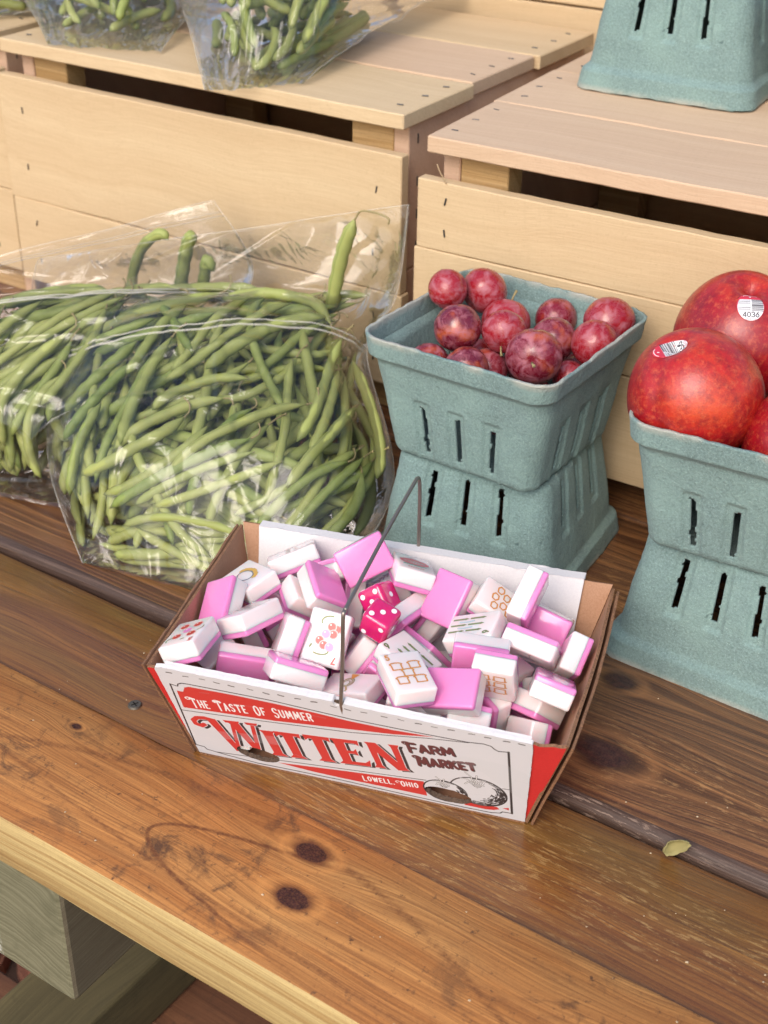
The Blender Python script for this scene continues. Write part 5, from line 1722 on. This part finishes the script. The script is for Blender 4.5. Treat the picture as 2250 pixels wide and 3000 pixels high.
B2 = Bag('left', (.004, .040, .042, .030, .004), (.006, .045, .045, .022, .004), .0045, CR_OFF, 2, .0026)
B3 = Bag('crate_right', (.006, .062, .070, .055, .004), (.001, .004, .004, .004, .001), .2478, None, 3, .0045)
B4 = Bag('crate_mid', (.006, .050, .060, .050, .004), (.001, .004, .004, .004, .001), .2478, None, 4, .0040)
B5 = Bag('crate_left', (.006, .045, .055, .045, .004), (.001, .004, .004, .004, .001), .2478, None, 5, .0040)
B1.pleats = ((.435, .02, -.95, .75, .0030), (.335, -.03, -.9, .55, .0034), (.60, .05, -.8, .3, .0026), (.745, .01, -.75, .25, .0036), (.22, .10, -.95, -.2, .003), (.53, -.01, -1, 1, .002))
B2.pleats = ((.45, .05, -.9, .5, .003), (.30, -.04, -.9, .6, .003), (.68, .0, -.9, .9, .002))
B3.pleats = ((.3, .5, -.8, .4, .006), (.45, -.4, -.5, .9, .006), (.2, .1, -.7, .7, .004))
row = [(-.02, .36, .0036), (.15, .365, .0036), (.33, .375, .0036), (.50, .385, .0036), (.72, .40, .0036), (.22, .28, .0036)]
make_bag('front', B1, 'big clear zip bag of green beans left of the plum basket, behind the box', row + [(.45, .66, .0115)], [(.49, .0)])
make_bag('left', B2, 'clear zip bag of green beans at the left edge, behind the big bag', [(-.3, .5, .0033)], [(.62, .0), (.93, 0.0)])
make_bag('crate_right', B3, 'crinkled clear bag of green beans on the crate lid, top centre', [(.45, .35, .0036), (.1, .5, .0036)], [])
make_bag('crate_mid', B4, 'clear bag of green beans on the crate lid, left of the top centre bag', [(.55, .3, .0036)], [])
make_bag('crate_left', B5, 'clear bag of beans in the top left corner of the picture', [], [])
nb = fill(B1, 170, 'green bean in the big clear bag left of the plum basket', 'beans in the big front bag', 190, (-.95, .95), (.04, .80), 3, .30, (.6, .55))
nb += fill(B2, 58, 'green bean in the clear bag at the left edge', 'beans in the bag at the left edge', 80, (-.42, .52), (.05, .72), 5, .30, (.9, .6))
nb += fill(B3, 36, 'green bean in the crinkled bag on the crate lid, top centre', 'beans in the top centre bag', 25, (-.78, .80), (.06, .62), 7, .2, (1.35, .5), (.06, .10))
nb += fill(B4, 24, 'green bean in the bag left of the top centre bag', 'beans in the second bag on the crate lid', 20, (-.75, .80), (.06, .62), 9, .2, (1.35, .5), (.06, .10))
nb += fill(B5, 8, 'green bean in the bag in the top left corner', 'beans in the top left bag', 10, (-.6, .85), (.08, .6), 12, .2, (1.0, .5), (.06, .10))
print('beans', nb, len(STUFF))
vs, fs, uvs = [], [], []
for sm, rad in STUFF:
    n = len(sm)
    rr = [max(.0004, rad * (min(1, i / (n - 1) / .1 + .1) if i < n / 2 else min(1, (1 - i / (n - 1)) / .16 + .08))) for i in range(n)]
    me = tube_mesh(sm, rr, 8, True)
    b = len(vs)
    vs += [tuple(v.co) for v in me.vertices]
    fs += [tuple(b + i for i in p.vertices) for p in me.polygons]
    uvs += [((i // 8) / (n - 1), (i % 8) / 8) for i in range(len(me.vertices))]
    bpy.data.meshes.remove(me)
me = bpy.data.meshes.new('deep_beans'); me.from_pydata(vs, [], fs)
ul = me.uv_layers.new(name='UVMap')
for lp in me.loops: ul.data[lp.index].uv = uvs[lp.vertex_index]
o = obj('green_beans', me, M_BEAN, smooth=True)
tag(o, 'green beans deep inside the bags, glimpsed between the outer ones', 'green beans', None, 'stuff')
# beans that stand out of the heap
bean_tube(smooth_path([(-.0400, .9455, .118), (-.0355, .9425, .145), (-.0300, .9390, .170), (-.0222, .9336, .1933)], 5), .0052, 'green_bean', 'upright green bean with a curled dry stem, standing out of the big bag at right', 'beans in the big front bag')
obj('bean_stem', tube_mesh(smooth_path([(-.0222, .9336, .1925), (-.018, .931, .1995), (-.008, .925, .2005), (.0005, .9200, .1985), (.0008, .9198, .1945)], 5), .0007, 6), M_STEM)
tag(bpy.data.objects['bean_stem'], 'dry curled stem on the tip of the upright bean', 'bean stem')
bean_tube(smooth_path([(-.1990, 1.030, .088), (-.1960, 1.030, .112), (-.1850, 1.024, .137), (-.1700, 1.016, .150), (-.1640, 1.013, .146)], 5), .0042, 'green_bean', 'hooked green bean rising behind the big bag, left of two', 'beans in the bag at the left edge')
bean_tube(smooth_path([(-.1580, 1.013, .104), (-.1540, 1.010, .125), (-.1480, 1.006, .148), (-.1420, 1.003, .155)], 5), .0052, 'green_bean', 'hooked green bean rising behind the big bag, right of two', 'beans in the bag at the left edge')
bean_tube(smooth_path([(-.1420, 1.004, .104), (-.1370, 1.001, .122), (-.1340, .999, .136), (-.1290, .996, .128)], 5), .0046, 'green_bean', 'short dark green bean behind the big bag, right of the hooked pair', 'beans in the bag at the left edge')

# crumbs and dust on the planks
vs, fs = [], []
dr = random.Random(21)
for k in range(170):
    s, e = dr.uniform(.62, 1.22), dr.uniform(.005, .300)
    z = .0047 if e < .0925 else (.0002 if e < .183 else .0042)
    if .0925 < e < .0955 or .181 < e < .196: continue
    P = EX * (XL + s) + EN * (p1y + e)
    if (P - Vector((.003, .62, 0))).length < .125: continue
    r0 = dr.uniform(.00025, .0007) * (1.6 if dr.random() < .08 else 1)
    b = len(vs)
    a0 = dr.uniform(0, 6)
    for q in range(5): vs.append((P.x + math.cos(a0 + q * 1.257) * r0 * dr.uniform(.6, 1.4), P.y + math.sin(a0 + q * 1.257) * r0 * dr.uniform(.5, 1.2), z))
    vs.append((P.x, P.y, z + r0 * .8))
    for q in range(5): fs.append((b + q, b + (q + 1) % 5, b + 5))
me = bpy.data.meshes.new('crumbs'); me.from_pydata(vs, [], fs)
o = obj('crumbs', me, plain('crumb', (.50, .38, .24), .8))
tag(o, 'pale crumbs and dust scattered over the stained planks', 'crumbs', None, 'stuff')
